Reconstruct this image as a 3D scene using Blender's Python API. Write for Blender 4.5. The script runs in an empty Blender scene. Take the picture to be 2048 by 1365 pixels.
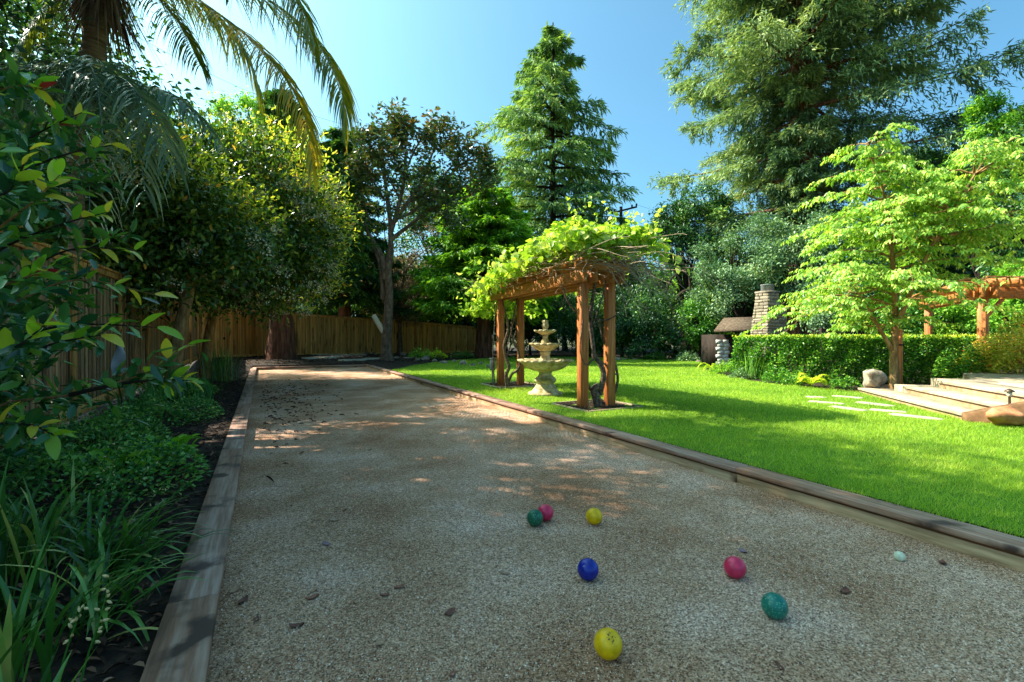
import bpy, math, random
import numpy as np
from mathutils import Vector, Matrix

rng = np.random.default_rng(11)
random.seed(11)
scene = bpy.context.scene
COL = scene.collection
PI = math.pi

# ------------------------------------------------------------------ camera, sky, sun, exposure
F, HZ, CX, H = 960.0, 676.0, 1024.0, 1.22          # focal length / horizon / centre in photo pixels, eye height in metres
YAW = math.radians(27.56)
CY_, SY_ = math.cos(YAW), math.sin(YAW)
cd = bpy.data.cameras.new('camera')
cd.sensor_width = 36.0
cd.lens = 36.0 * F / 2048
cd.shift_y = -6.5 / 2048
cd.clip_start = 0.05
cd.clip_end = 2000
cam_o = bpy.data.objects.new('camera', cd)
COL.objects.link(cam_o)
cam_o.location = (0, 0, H)
cam_o.rotation_euler = (PI / 2, 0, -YAW)
scene.camera = cam_o

SUN_EL = math.radians(46)
SX, SYD = -0.70, 0.62                                # horizontal direction towards the sun
_n = math.hypot(SX, SYD)
SX, SYD = SX / _n, SYD / _n
SUN_ROT = math.atan2(SX, SYD)
world = bpy.data.worlds.new('World')
scene.world = world
world.use_nodes = True
wn, wl = world.node_tree.nodes, world.node_tree.links
wn.clear()
sky = wn.new('ShaderNodeTexSky')
sky.sky_type = 'NISHITA'
sky.sun_disc = False
sky.sun_elevation = SUN_EL
sky.sun_rotation = SUN_ROT
sky.altitude = 100
sky.air_density = 0.8
sky.dust_density = 4.6
sky.ozone_density = 4.0
hs = wn.new('ShaderNodeMix')
hs.data_type = 'RGBA'
hs.blend_type = 'MULTIPLY'
hs.inputs[0].default_value = 1.0
hs.inputs[7].default_value = (0.42, 0.71, 0.66, 1)
bg = wn.new('ShaderNodeBackground')
bg.inputs[1].default_value = 0.12
wo = wn.new('ShaderNodeOutputWorld')
wl.new(sky.outputs[0], hs.inputs[6])
wl.new(hs.outputs[2], bg.inputs[0])
wl.new(bg.outputs[0], wo.inputs[0])

sd = bpy.data.lights.new('sun', 'SUN')
sd.energy = 3.1
sd.angle = math.radians(0.53)
sd.color = (1.0, 0.93, 0.80)
sun = bpy.data.objects.new('sun', sd)
COL.objects.link(sun)
sun.location = (-30, 30, 40)
_to = Vector((SX * math.cos(SUN_EL), SYD * math.cos(SUN_EL), math.sin(SUN_EL)))
sun.rotation_euler = _to.to_track_quat('Z', 'Y').to_euler()

scene.view_settings.view_transform = 'Standard'
scene.view_settings.look = 'None'
scene.view_settings.gamma = 1.0
scene.view_settings.exposure = 2.08
try:
    scene.view_settings.use_curve_mapping = False
except Exception:
    pass
try:
    scene.cycles.max_bounces = 8
    scene.cycles.diffuse_bounces = 3
    scene.cycles.transmission_bounces = 6
    scene.cycles.transparent_max_bounces = 4
except Exception:
    pass


# ------------------------------------------------------------------ helpers
def at(px, py, d):
    """photo pixel + depth -> world point"""
    X = (px - CX) / F * d
    return np.array([CY_ * X + SY_ * d, -SY_ * X + CY_ * d, H - (py - HZ) / F * d])


def gp(px, py, z=0.12):
    """photo pixel on a level surface of height z"""
    return at(px, py, (H - z) * F / (py - HZ))


def depth(p):
    return SY_ * p[0] + CY_ * p[1]


def lin(r, g, b):
    f = lambda v: (v / 255) / 12.92 if v / 255 <= 0.04045 else ((v / 255 + 0.055) / 1.055) ** 2.4
    return (f(r), f(g), f(b), 1.0)


def sst(a, b, x):
    t = np.clip((np.asarray(x, float) - a) / (b - a), 0, 1)
    return t * t * (3 - 2 * t)


def gh(x, y):
    """height of the planted ground"""
    return 0.07 + 0.30 * sst(17, 25, y) * (1 - 0.6 * sst(0, 14, x))


def unit(v):
    v = np.asarray(v, float)
    return v / np.maximum(np.linalg.norm(v, axis=-1, keepdims=True), 1e-9)


def tag(o, label=None, cat=None, group=None, kind=None):
    if label: o['label'] = label
    if cat: o['category'] = cat
    if group: o['group'] = group
    if kind: o['kind'] = kind
    return o


ROOT = {}


def thing(name, loc, label, cat, group=None, rz=0.0):
    o = bpy.data.objects.new(name, None)
    o.empty_display_size = 0.1
    COL.objects.link(o)
    o.location = [float(v) for v in loc]
    o.rotation_euler = (0, 0, rz)
    ROOT[o.name] = np.array(loc, float)
    return tag(o, label, cat, group)


def mesh_np(name, V, Fc, rnd=None, smooth=False):
    V = np.ascontiguousarray(V, dtype=np.float32)
    me = bpy.data.meshes.new(name)
    me.vertices.add(len(V))
    me.vertices.foreach_set('co', V.ravel())
    if isinstance(Fc, np.ndarray):
        n, k = Fc.shape
        flat = Fc.astype(np.int32).ravel()
        starts = np.arange(0, n * k, k, dtype=np.int32)
    else:
        flat = np.array([i for f in Fc for i in f], dtype=np.int32)
        lens = np.array([len(f) for f in Fc], dtype=np.int32)
        starts = np.concatenate([[0], np.cumsum(lens)[:-1]]).astype(np.int32)
    me.loops.add(len(flat))
    me.loops.foreach_set('vertex_index', flat)
    me.polygons.add(len(starts))
    me.polygons.foreach_set('loop_start', starts)
    if rnd is not None:
        a = me.attributes.new('rnd', 'FLOAT', 'POINT')
        a.data.foreach_set('value', np.ascontiguousarray(rnd, dtype=np.float32))
    me.update(calc_edges=True)
    if smooth:
        me.polygons.foreach_set('use_smooth', np.ones(len(starts), dtype=bool))
    return me


def link(name, me, mat, parent=None, loc=None):
    o = bpy.data.objects.new(name, me)
    COL.objects.link(o)
    if mat is not None and len(me.materials) == 0:
        me.materials.append(mat)
    if parent is not None:
        o.parent = parent
    if loc is not None:
        o.location = [float(v) for v in loc]
    return o


def root_of(p):
    while p.parent is not None:
        p = p.parent
    return p


def part(name, VF, mat, parent=None, rnd=None, smooth=False, kind=None):
    """mesh in world coordinates; becomes local to its (unrotated) root"""
    V, Fc = VF
    V = np.asarray(V, float)
    if parent is not None:
        V = V - ROOT[root_of(parent).name]
    o = link(name, mesh_np(name, V, Fc, rnd, smooth), mat, parent)
    if kind: o['kind'] = kind
    return o


def cat(parts):
    Vs, Fs, n = [], [], 0
    allarr = all(isinstance(f, np.ndarray) for _, f in parts)
    for V, Fc in parts:
        Vs.append(np.asarray(V, float))
        if allarr:
            Fs.append(Fc + n)
        else:
            Fs.extend([[i + n for i in f] for f in (Fc.tolist() if isinstance(Fc, np.ndarray) else Fc)])
        n += len(V)
    return np.concatenate(Vs), (np.concatenate(Fs) if allarr else Fs)


def boxm(sx, sy, sz, bev=0.0, base=True):
    """box centred in x,y; bottom at z=0 when base; optional chamfer on the long edges"""
    x, y = sx / 2, sy / 2
    z0, z1 = (0, sz) if base else (-sz / 2, sz / 2)
    if bev <= 0:
        V = np.array([[-x, -y, z0], [x, -y, z0], [x, y, z0], [-x, y, z0], [-x, -y, z1], [x, -y, z1], [x, y, z1], [-x, y, z1]])
        Fc = np.array([[0, 3, 2, 1], [4, 5, 6, 7], [0, 1, 5, 4], [1, 2, 6, 5], [2, 3, 7, 6], [3, 0, 4, 7]])
        return V, Fc
    b = bev
    ring = lambda z, i: [[-x + i, -y + i, z], [x - i, -y + i, z], [x - i, y - i, z], [-x + i, y - i, z]]
    rb = lambda z: [[-x + b, -y, z], [x - b, -y, z], [x, -y + b, z], [x, y - b, z], [x - b, y, z], [-x + b, y, z], [-x, y - b, z], [-x, -y + b, z]]
    V = rb(z0 + b) + rb(z1 - b)
    top = [[-x + b, -y + b, z1], [x - b, -y + b, z1], [x - b, y - b, z1], [-x + b, y - b, z1]]
    bot = [[-x + b, -y + b, z0], [x - b, -y + b, z0], [x - b, y - b, z0], [-x + b, y - b, z0]]
    V = V + top + bot
    Fc = [[i, (i + 1) % 8, 8 + (i + 1) % 8, 8 + i] for i in range(8)]
    t, bo = 16, 20
    Fc += [[t, t + 1, t + 2, t + 3], [bo + 3, bo + 2, bo + 1, bo]]
    Fc += [[8, 9, t + 1, t], [9, 10, t + 1], [10, 11, t + 2, t + 1], [11, 12, t + 2], [12, 13, t + 3, t + 2], [13, 14, t + 3], [14, 15, t, t + 3], [15, 8, t]]
    Fc += [[1, 0, bo, bo + 1], [2, 1, bo + 1], [3, 2, bo + 1, bo + 2], [4, 3, bo + 2], [5, 4, bo + 2, bo + 3], [6, 5, bo + 3], [7, 6, bo + 3, bo], [0, 7, bo]]
    return np.array(V), Fc


def beam(p0, p1, w, h, bev=0.006):
    """timber from p0 to p1 (axis through its centre), width w sideways, height h upwards"""
    p0, p1 = np.array(p0, float), np.array(p1, float)
    L = np.linalg.norm(p1 - p0)
    V, Fc = boxm(L, w, h, bev, base=False)
    d = (p1 - p0) / L
    up = np.array([0, 0, 1.0])
    if abs(d[2]) > 0.9:
        up = np.array([0, 1.0, 0])
    s = unit(np.cross(up, d))
    u = np.cross(d, s)
    V = V[:, :1] * d + V[:, 1:2] * s + V[:, 2:3] * u + (p0 + p1) / 2
    return V, Fc


def tube(pts, rad, n=6, cap=True):
    pts = np.asarray(pts, float)
    rad = np.broadcast_to(np.asarray(rad, float), (len(pts),))
    T = unit(np.gradient(pts, axis=0))
    ref = np.array([0.13, 0.21, 1.0]) if abs(T[:, 2]).mean() < 0.8 else np.array([1.0, 0.2, 0.1])
    A = unit(np.cross(np.broadcast_to(ref, T.shape), T))
    B = np.cross(T, A)
    ang = np.linspace(0, 2 * PI, n, endpoint=False)
    ring = np.cos(ang)[None, :, None] * A[:, None, :] + np.sin(ang)[None, :, None] * B[:, None, :]
    V = (pts[:, None, :] + ring * rad[:, None, None]).reshape(-1, 3)
    m = len(pts)
    i = np.arange(m - 1)[:, None] * n
    j = np.arange(n)[None, :]
    j2 = (j + 1) % n
    Fc = np.stack([i + j, i + j2, i + n + j2, i + n + j], -1).reshape(-1, 4)
    return V, Fc


def smooth_path(P, n=12):
    """Catmull-Rom through the points"""
    P = np.asarray(P, float)
    if len(P) < 3:
        t = np.linspace(0, 1, n)[:, None]
        return P[0] * (1 - t) + P[-1] * t
    Q = np.concatenate([[2 * P[0] - P[1]], P, [2 * P[-1] - P[-2]]])
    out = []
    segs = len(P) - 1
    for u in np.linspace(0, segs - 1e-6, n):
        k = int(u); t = u - k
        p0, p1, p2, p3 = Q[k], Q[k + 1], Q[k + 2], Q[k + 3]
        out.append(0.5 * ((2 * p1) + (-p0 + p2) * t + (2 * p0 - 5 * p1 + 4 * p2 - p3) * t * t + (-p0 + 3 * p1 - 3 * p2 + p3) * t ** 3))
    return np.array(out)


def rdir(n):
    return unit(rng.normal(size=(n, 3)))


def leaves(P, D, N, L, W, kind=0, droop=0.0, fold=0.18):
    """leaf blades: kind 0 = folded diamond (2 triangles), 1 = six-point leaf (2 quads folded on the midrib)"""
    n = len(P)
    D = unit(D)
    S = unit(np.cross(D, N))
    U = np.cross(S, D)
    L = np.broadcast_to(np.asarray(L, float), (n,))[:, None]
    W = np.broadcast_to(np.asarray(W, float), (n,))[:, None]
    dz = np.array([0, 0, -1.0]) * droop * L
    if kind == 0:
        a = P
        b = P + D * L * 0.45 + S * W * 0.5 + U * W * fold
        c = P + D * L + dz
        d = P + D * L * 0.45 - S * W * 0.5 + U * W * fold
        V = np.stack([a, b, c, d], 1).reshape(-1, 3)
        o = np.arange(n)[:, None] * 4
        Fc = np.concatenate([o + np.array([[0, 1, 2]]), o + np.array([[0, 2, 3]])])
        return V, Fc, 4
    a = P
    r1 = P + D * L * 0.30 + S * W * 0.46 + U * W * fold
    r2 = P + D * L * 0.68 + S * W * 0.42 + U * W * fold + dz * 0.4
    t = P + D * L + dz
    l2 = P + D * L * 0.68 - S * W * 0.42 + U * W * fold + dz * 0.4
    l1 = P + D * L * 0.30 - S * W * 0.46 + U * W * fold
    V = np.stack([a, r1, r2, t, l2, l1], 1).reshape(-1, 3)
    o = np.arange(n)[:, None] * 6
    Fc = np.concatenate([o + np.array([[0, 1, 2, 3]]), o + np.array([[0, 3, 4, 5]])])
    return V, Fc, 6


def leaf_part(name, P, D, N, L, W, mat, parent, kind=0, droop=0.0, rnd=None, fold=0.18, stuff=True):
    V, Fc, k = leaves(P, D, N, L, W, kind, droop, fold)
    r = rng.random(len(P)) if rnd is None else rnd
    return part(name, (V, Fc), mat, parent, rnd=np.repeat(r, k), kind='stuff' if stuff else None)


# ------------------------------------------------------------------ materials
def nmat(name):
    m = bpy.data.materials.new(name)
    m.use_nodes = True
    nt = m.node_tree
    nt.nodes.clear()
    out = nt.nodes.new('ShaderNodeOutputMaterial')
    return m, nt, nt.nodes, nt.links, out


def ramp(nodes, stops):
    r = nodes.new('ShaderNodeValToRGB')
    e = r.color_ramp.elements
    while len(e) < len(stops):
        e.new(0.5)
    for el, (p, c) in zip(e, stops):
        el.position = p
        el.color = c
    return r


def mul(nodes, links, a, b, fac=1.0, mode='MULTIPLY'):
    m = nodes.new('ShaderNodeMix')
    m.data_type = 'RGBA'
    m.blend_type = mode
    m.inputs[0].default_value = fac
    links.new(a, m.inputs[6])
    if isinstance(b, tuple):
        m.inputs[7].default_value = b
    else:
        links.new(b, m.inputs[7])
    return m.outputs[2]


def leaf_mat(name, stops, trans=0.3, rough=0.45, spec=0.35, tcol=(1.25, 1.25, 0.5), nscale=0.9, clump=0.35, gain=1.4):
    m, nt, N, L, out = nmat(name)
    at_ = N.new('ShaderNodeAttribute'); at_.attribute_name = 'rnd'
    tc = N.new('ShaderNodeTexCoord')
    nz = N.new('ShaderNodeTexNoise'); nz.inputs['Scale'].default_value = nscale; nz.inputs['Detail'].default_value = 2
    L.new(tc.outputs['Object'], nz.inputs['Vector'])
    ma = N.new('ShaderNodeMath'); ma.operation = 'MULTIPLY_ADD'
    ma.inputs[1].default_value = clump * 2; ma.inputs[2].default_value = -clump
    L.new(nz.outputs[0], ma.inputs[0])
    ad = N.new('ShaderNodeMath'); ad.operation = 'ADD'; ad.use_clamp = True
    L.new(at_.outputs['Fac'], ad.inputs[0]); L.new(ma.outputs[0], ad.inputs[1])
    stops = [(a_, tuple(min(0.9, v_ * gain) for v_ in c_[:3]) + (1,)) for a_, c_ in stops]
    r = ramp(N, stops)
    L.new(ad.outputs[0], r.inputs[0])
    p = N.new('ShaderNodeBsdfPrincipled')
    p.inputs['Roughness'].default_value = rough
    p.inputs['Specular IOR Level'].default_value = spec
    L.new(r.outputs[0], p.inputs['Base Color'])
    t = N.new('ShaderNodeBsdfTranslucent')
    tc2 = mul(N, L, r.outputs[0], (tcol[0], tcol[1], tcol[2], 1))
    L.new(tc2, t.inputs['Color'])
    mx = N.new('ShaderNodeMixShader'); mx.inputs[0].default_value = trans
    L.new(p.outputs[0], mx.inputs[1]); L.new(t.outputs[0], mx.inputs[2])
    L.new(mx.outputs[0], out.inputs[0])
    return m


def surf_mat(name, stops, scale=(6, 6, 6), detail=6, rough=0.8, bump=0.3, bscale=None, spec=0.25, objvar=0.0, patch=None, dist=0.01):
    """noise-coloured rough surface; scale stretches the noise (grain)"""
    m, nt, N, L, out = nmat(name)
    tc = N.new('ShaderNodeTexCoord')
    mp = N.new('ShaderNodeMapping'); mp.inputs['Scale'].default_value = scale
    oi = N.new('ShaderNodeObjectInfo')
    va = N.new('ShaderNodeVectorMath'); va.operation = 'ADD'
    sc = N.new('ShaderNodeVectorMath'); sc.operation = 'SCALE'; sc.inputs['Scale'].default_value = 37.0
    cmb = N.new('ShaderNodeCombineXYZ')
    for i in range(3): L.new(oi.outputs['Random'], cmb.inputs[i])
    L.new(cmb.outputs[0], sc.inputs[0])
    L.new(tc.outputs['Object'], va.inputs[0]); L.new(sc.outputs[0], va.inputs[1])
    L.new(va.outputs[0], mp.inputs['Vector'])
    nz = N.new('ShaderNodeTexNoise'); nz.inputs['Scale'].default_value = 1.0; nz.inputs['Detail'].default_value = detail
    nz.inputs['Roughness'].default_value = 0.65
    L.new(mp.outputs[0], nz.inputs['Vector'])
    r = ramp(N, stops)
    L.new(nz.outputs[0], r.inputs[0])
    col = r.outputs[0]
    if patch:
        pn = N.new('ShaderNodeTexNoise'); pn.inputs['Scale'].default_value = patch[0]; pn.inputs['Detail'].default_value = 4
        L.new(va.outputs[0], pn.inputs['Vector'])
        pr = ramp(N, [(patch[1], (0, 0, 0, 1)), (patch[2], (1, 1, 1, 1))])
        L.new(pn.outputs[0], pr.inputs[0])
        pm = N.new('ShaderNodeMix'); pm.data_type = 'RGBA'; pm.blend_type = 'MIX'
        L.new(pr.outputs[0], pm.inputs[0]); L.new(col, pm.inputs[6]); pm.inputs[7].default_value = patch[3]
        col = pm.outputs[2]
    if objvar:
        mr = N.new('ShaderNodeMapRange')
        mr.inputs[3].default_value = 1 - objvar; mr.inputs[4].default_value = 1 + objvar
        L.new(oi.outputs['Random'], mr.inputs[0])
        cc = N.new('ShaderNodeCombineXYZ')
        for i in range(3): L.new(mr.outputs[0], cc.inputs[i])
        col = mul(N, L, col, cc.outputs[0])
    p = N.new('ShaderNodeBsdfPrincipled')
    p.inputs['Roughness'].default_value = rough
    p.inputs['Specular IOR Level'].default_value = spec
    L.new(col, p.inputs['Base Color'])
    if bump:
        b = N.new('ShaderNodeBump'); b.inputs['Strength'].default_value = bump; b.inputs['Distance'].default_value = dist
        if bscale:
            n2 = N.new('ShaderNodeTexNoise'); n2.inputs['Scale'].default_value = bscale; n2.inputs['Detail'].default_value = 5
            L.new(tc.outputs['Object'], n2.inputs['Vector'])
            L.new(n2.outputs[0], b.inputs['Height'])
        else:
            L.new(nz.outputs[0], b.inputs['Height'])
        L.new(b.outputs[0], p.inputs['Normal'])
    L.new(p.outputs[0], out.inputs[0])
    return m


def gloss_mat(name, col, rough=0.25, spec=0.5, speck=None, stain=None, metal=0.0, coat=0.0):
    m, nt, N, L, out = nmat(name)
    p = N.new('ShaderNodeBsdfPrincipled')
    p.inputs['Roughness'].default_value = rough
    p.inputs['Specular IOR Level'].default_value = spec
    p.inputs['Metallic'].default_value = metal
    p.inputs['Coat Weight'].default_value = coat
    tc = N.new('ShaderNodeTexCoord')
    nz = N.new('ShaderNodeTexNoise'); nz.inputs['Scale'].default_value = 28; nz.inputs['Detail'].default_value = 5
    L.new(tc.outputs['Object'], nz.inputs['Vector'])
    dk = tuple(v * 0.72 for v in col[:3]) + (1,)
    r = ramp(N, [(0.35, dk), (0.6, col)])
    L.new(nz.outputs[0], r.inputs[0])
    c = r.outputs[0]
    if speck:
        vo = N.new('ShaderNodeTexNoise'); vo.inputs['Scale'].default_value = speck[0]; vo.inputs['Detail'].default_value = 2
        L.new(tc.outputs['Object'], vo.inputs['Vector'])
        rr = ramp(N, [(speck[1], (0, 0, 0, 1)), (speck[1] + 0.06, (1, 1, 1, 1))])
        L.new(vo.outputs[0], rr.inputs[0])
        mx = N.new('ShaderNodeMix'); mx.data_type = 'RGBA'
        L.new(rr.outputs[0], mx.inputs[0]); L.new(c, mx.inputs[6]); mx.inputs[7].default_value = speck[2]
        c = mx.outputs[2]
    if stain:
        # a dirt mark with its own place on the thing
        ds = N.new('ShaderNodeVectorMath'); ds.operation = 'DISTANCE'
        L.new(tc.outputs['Object'], ds.inputs[0]); ds.inputs[1].default_value = stain[0]
        vn = N.new('ShaderNodeTexNoise'); vn.inputs['Scale'].default_value = 110; vn.inputs['Detail'].default_value = 2
        L.new(tc.outputs['Object'], vn.inputs['Vector'])
        near = N.new('ShaderNodeMapRange'); near.inputs[1].default_value = stain[1]; near.inputs[2].default_value = stain[1] * 0.5
        L.new(ds.outputs['Value'], near.inputs[0])
        rr = ramp(N, [(0.52, (0, 0, 0, 1)), (0.58, (1, 1, 1, 1))])
        L.new(vn.outputs[0], rr.inputs[0])
        mm = N.new('ShaderNodeMath'); mm.operation = 'MULTIPLY'
        L.new(rr.outputs[0], mm.inputs[0]); L.new(near.outputs[0], mm.inputs[1])
        mx = N.new('ShaderNodeMix'); mx.data_type = 'RGBA'
        L.new(mm.outputs[0], mx.inputs[0]); L.new(c, mx.inputs[6]); mx.inputs[7].default_value = (0.05, 0.045, 0.02, 1)
        c = mx.outputs[2]
    L.new(c, p.inputs['Base Color'])
    b = N.new('ShaderNodeBump'); b.inputs['Strength'].default_value = 0.08; b.inputs['Distance'].default_value = 0.002
    n3 = N.new('ShaderNodeTexNoise'); n3.inputs['Scale'].default_value = 160; n3.inputs['Detail'].default_value = 3
    L.new(tc.outputs['Object'], n3.inputs['Vector']); L.new(n3.outputs[0], b.inputs['Height']); L.new(b.outputs[0], p.inputs['Normal'])
    L.new(p.outputs[0], out.inputs[0])
    return m


def gravel_mat():
    m, nt, N, L, out = nmat('gravel')
    tc = N.new('ShaderNodeTexCoord')
    v = N.new('ShaderNodeTexVoronoi'); v.inputs['Scale'].default_value = 170
    L.new(tc.outputs['Object'], v.inputs['Vector'])
    sep = N.new('ShaderNodeSeparateColor'); L.new(v.outputs['Color'], sep.inputs[0])
    r = ramp(N, [(0.0, lin(104, 76, 62)), (0.3, lin(196, 154, 130)), (0.7, lin(232, 192, 168)), (1.0, lin(255, 230, 212))])
    L.new(sep.outputs[0], r.inputs[0])
    n1 = N.new('ShaderNodeTexNoise'); n1.inputs['Scale'].default_value = 1.1; n1.inputs['Detail'].default_value = 6; n1.inputs['Roughness'].default_value = 0.6
    L.new(tc.outputs['Object'], n1.inputs['Vector'])
    r1 = ramp(N, [(0.36, lin(186, 158, 120)), (0.5, lin(220, 206, 182)), (0.64, lin(250, 248, 242))])
    L.new(n1.outputs[0], r1.inputs[0])
    c = mul(N, L, r.outputs[0], r1.outputs[0], 0.85)
    n2 = N.new('ShaderNodeTexNoise'); n2.inputs['Scale'].default_value = 55; n2.inputs['Detail'].default_value = 4
    L.new(tc.outputs['Object'], n2.inputs['Vector'])
    r2 = ramp(N, [(0.3, (0.62, 0.6, 0.56, 1)), (0.65, (1.2, 1.2, 1.2, 1))])
    L.new(n2.outputs[0], r2.inputs[0])
    c = mul(N, L, c, r2.outputs[0])
    p = N.new('ShaderNodeBsdfPrincipled'); p.inputs['Roughness'].default_value = 0.9; p.inputs['Specular IOR Level'].default_value = 0.2
    L.new(c, p.inputs['Base Color'])
    b1 = N.new('ShaderNodeBump'); b1.inputs['Strength'].default_value = 0.9; b1.inputs['Distance'].default_value = 0.006
    L.new(v.outputs['Distance'], b1.inputs['Height']); b1.invert = True
    b2 = N.new('ShaderNodeBump'); b2.inputs['Strength'].default_value = 0.6; b2.inputs['Distance'].default_value = 0.02
    n4 = N.new('ShaderNodeTexNoise'); n4.inputs['Scale'].default_value = 16; n4.inputs['Detail'].default_value = 8; n4.inputs['Roughness'].default_value = 0.7
    L.new(tc.outputs['Object'], n4.inputs['Vector'])
    L.new(n4.outputs[0], b2.inputs['Height']); L.new(b1.outputs[0], b2.inputs['Normal'])
    # faint drag-rake furrows, only in places
    wv = N.new('ShaderNodeTexWave'); wv.inputs['Scale'].default_value = 5.5; wv.inputs['Distortion'].default_value = 5.0
    wv.inputs['Detail'].default_value = 2; wv.inputs['Detail Scale'].default_value = 0.35
    rm = N.new('ShaderNodeMapping'); rm.inputs['Rotation'].default_value = (0, 0, 0.5)
    L.new(tc.outputs['Object'], rm.inputs['Vector']); L.new(rm.outputs[0], wv.inputs['Vector'])
    n6 = N.new('ShaderNodeTexNoise'); n6.inputs['Scale'].default_value = 0.9
    L.new(tc.outputs['Object'], n6.inputs['Vector'])
    r6 = ramp(N, [(0.5, (0, 0, 0, 1)), (0.62, (1, 1, 1, 1))]); L.new(n6.outputs[0], r6.inputs[0])
    hm = mul(N, L, wv.outputs[0], r6.outputs[0])
    b3 = N.new('ShaderNodeBump'); b3.inputs['Strength'].default_value = 0.55; b3.inputs['Distance'].default_value = 0.012
    L.new(hm, b3.inputs['Height']); L.new(b2.outputs[0], b3.inputs['Normal']); L.new(b3.outputs[0], p.inputs['Normal'])
    L.new(p.outputs[0], out.inputs[0])
    return m


def attr_mat(name, stops, rough=0.85, spec=0.2):
    m, nt, N, L, out = nmat(name)
    a = N.new('ShaderNodeAttribute'); a.attribute_name = 'rnd'
    r = ramp(N, stops); L.new(a.outputs['Fac'], r.inputs[0])
    p = N.new('ShaderNodeBsdfPrincipled'); p.inputs['Roughness'].default_value = rough; p.inputs['Specular IOR Level'].default_value = spec
    L.new(r.outputs[0], p.inputs['Base Color']); L.new(p.outputs[0], out.inputs[0])
    return m


M = {}
M['gravel'] = gravel_mat()
M['grain'] = attr_mat('grain', [(0, lin(80, 64, 50)), (0.3, lin(168, 138, 112)), (0.75, lin(214, 184, 158)), (1, lin(250, 232, 212))])
M['soil'] = surf_mat('soil', [(0.3, lin(22, 17, 13)), (0.5, lin(48, 37, 28)), (0.7, lin(84, 66, 50))], (9, 9, 9), 8, 0.95, 0.9, dist=0.04)
M['far_ground'] = surf_mat('far_ground', [(0.3, lin(50, 52, 30)), (0.7, lin(92, 88, 54))], (0.4, 0.4, 0.4), 8, 0.95, 0.3)
M['litter'] = attr_mat('litter', [(0, lin(34, 24, 18)), (0.35, lin(70, 48, 36)), (0.65, lin(104, 74, 54)), (0.9, lin(132, 98, 74)), (1, lin(150, 120, 94))], 0.7)
M['bark_mulch'] = attr_mat('bark_mulch', [(0, lin(60, 30, 16)), (0.5, lin(120, 66, 34)), (1, lin(176, 112, 66))], 0.9)
M['lawn'] = surf_mat('lawn', [(0.3, lin(64, 98, 18)), (0.7, lin(96, 134, 28))], (6, 6, 6), 6, 0.9, 0.5)
M['grass'] = leaf_mat('grass', [(0, lin(78, 112, 30)), (0.45, lin(126, 158, 42)), (0.8, lin(158, 182, 58)), (1, lin(190, 190, 90))], 0.4, 0.5, 0.25, (1.3, 1.2, 0.5), 0.8, 0.45)
M['redwood_stain'] = surf_mat('redwood_stain', [(0.3, lin(136, 74, 34)), (0.5, lin(184, 108, 54)), (0.72, lin(214, 142, 84))], (28, 28, 1.6), 6, 0.6, 0.35, spec=0.3, objvar=0.12, dist=0.004)
M['redwood_beam'] = surf_mat('redwood_beam', [(0.3, lin(130, 76, 34)), (0.5, lin(180, 112, 54)), (0.72, lin(208, 142, 80))], (5, 28, 28), 6, 0.6, 0.35, spec=0.3, objvar=0.12, dist=0.004)
M['fence'] = surf_mat('fence', [(0.28, lin(112, 70, 34)), (0.5, lin(200, 142, 74)), (0.72, lin(232, 184, 112))], (22, 22, 1.1), 7, 0.8, 0.4, objvar=0.28, patch=(2.2, 0.56, 0.72, lin(70, 48, 30)), dist=0.004)
M['fence_grey'] = surf_mat('fence_grey', [(0.28, lin(88, 66, 46)), (0.5, lin(150, 118, 82)), (0.72, lin(190, 164, 126))], (22, 22, 1.1), 7, 0.85, 0.4, objvar=0.25, patch=(1.8, 0.58, 0.75, lin(84, 66, 50)), dist=0.004)
M['cap'] = surf_mat('cap', [(0.25, lin(92, 66, 54)), (0.45, lin(154, 114, 92)), (0.62, lin(182, 150, 130)), (0.8, lin(208, 188, 176))], (26, 1.6, 26), 7, 0.62, 0.5, objvar=0.15, patch=(3.4, 0.57, 0.66, lin(80, 58, 50)), spec=0.4, dist=0.004)
M['curb_face'] = surf_mat('curb_face', [(0.3, lin(128, 98, 70)), (0.5, lin(182, 150, 114)), (0.72, lin(212, 182, 146))], (24, 2.0, 24), 7, 0.85, 0.4, objvar=0.1, patch=(3.0, 0.60, 0.75, lin(92, 66, 44)), dist=0.004)
M['cap_dark'] = surf_mat('cap_dark', [(0.25, lin(54, 36, 26)), (0.6, lin(110, 72, 44)), (0.85, lin(150, 104, 66))], (24, 2.0, 24), 7, 0.8, 0.5, objvar=0.1, dist=0.004)
M['fountain'] = surf_mat('fountain', [(0.3, lin(132, 116, 78)), (0.5, lin(186, 168, 124)), (0.7, lin(214, 200, 166))], (9, 9, 9), 8, 0.85, 0.5, patch=(5.0, 0.52, 0.68, lin(128, 116, 58)), dist=0.006)
M['stone'] = surf_mat('stone', [(0.3, lin(96, 84, 70)), (0.5, lin(146, 130, 110)), (0.7, lin(184, 170, 150))], (9, 9, 9), 8, 0.9, 0.6, objvar=0.25, dist=0.01)
M['rock'] = surf_mat('rock', [(0.3, lin(80, 70, 58)), (0.5, lin(128, 114, 98)), (0.7, lin(168, 154, 136))], (5, 5, 5), 9, 0.92, 0.8, objvar=0.2, patch=(4, 0.56, 0.7, lin(92, 84, 66)), dist=0.02)
M['boulder'] = surf_mat('boulder', [(0.3, lin(100, 90, 76)), (0.5, lin(158, 144, 124)), (0.7, lin(196, 184, 164))], (6, 6, 6), 9, 0.92, 0.9, patch=(4, 0.54, 0.66, lin(96, 82, 64)), dist=0.03)
M['rock_red'] = surf_mat('rock_red', [(0.3, lin(130, 80, 50)), (0.5, lin(176, 116, 76)), (0.7, lin(204, 152, 110))], (5, 5, 5), 9, 0.92, 0.8, dist=0.02)
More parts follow.
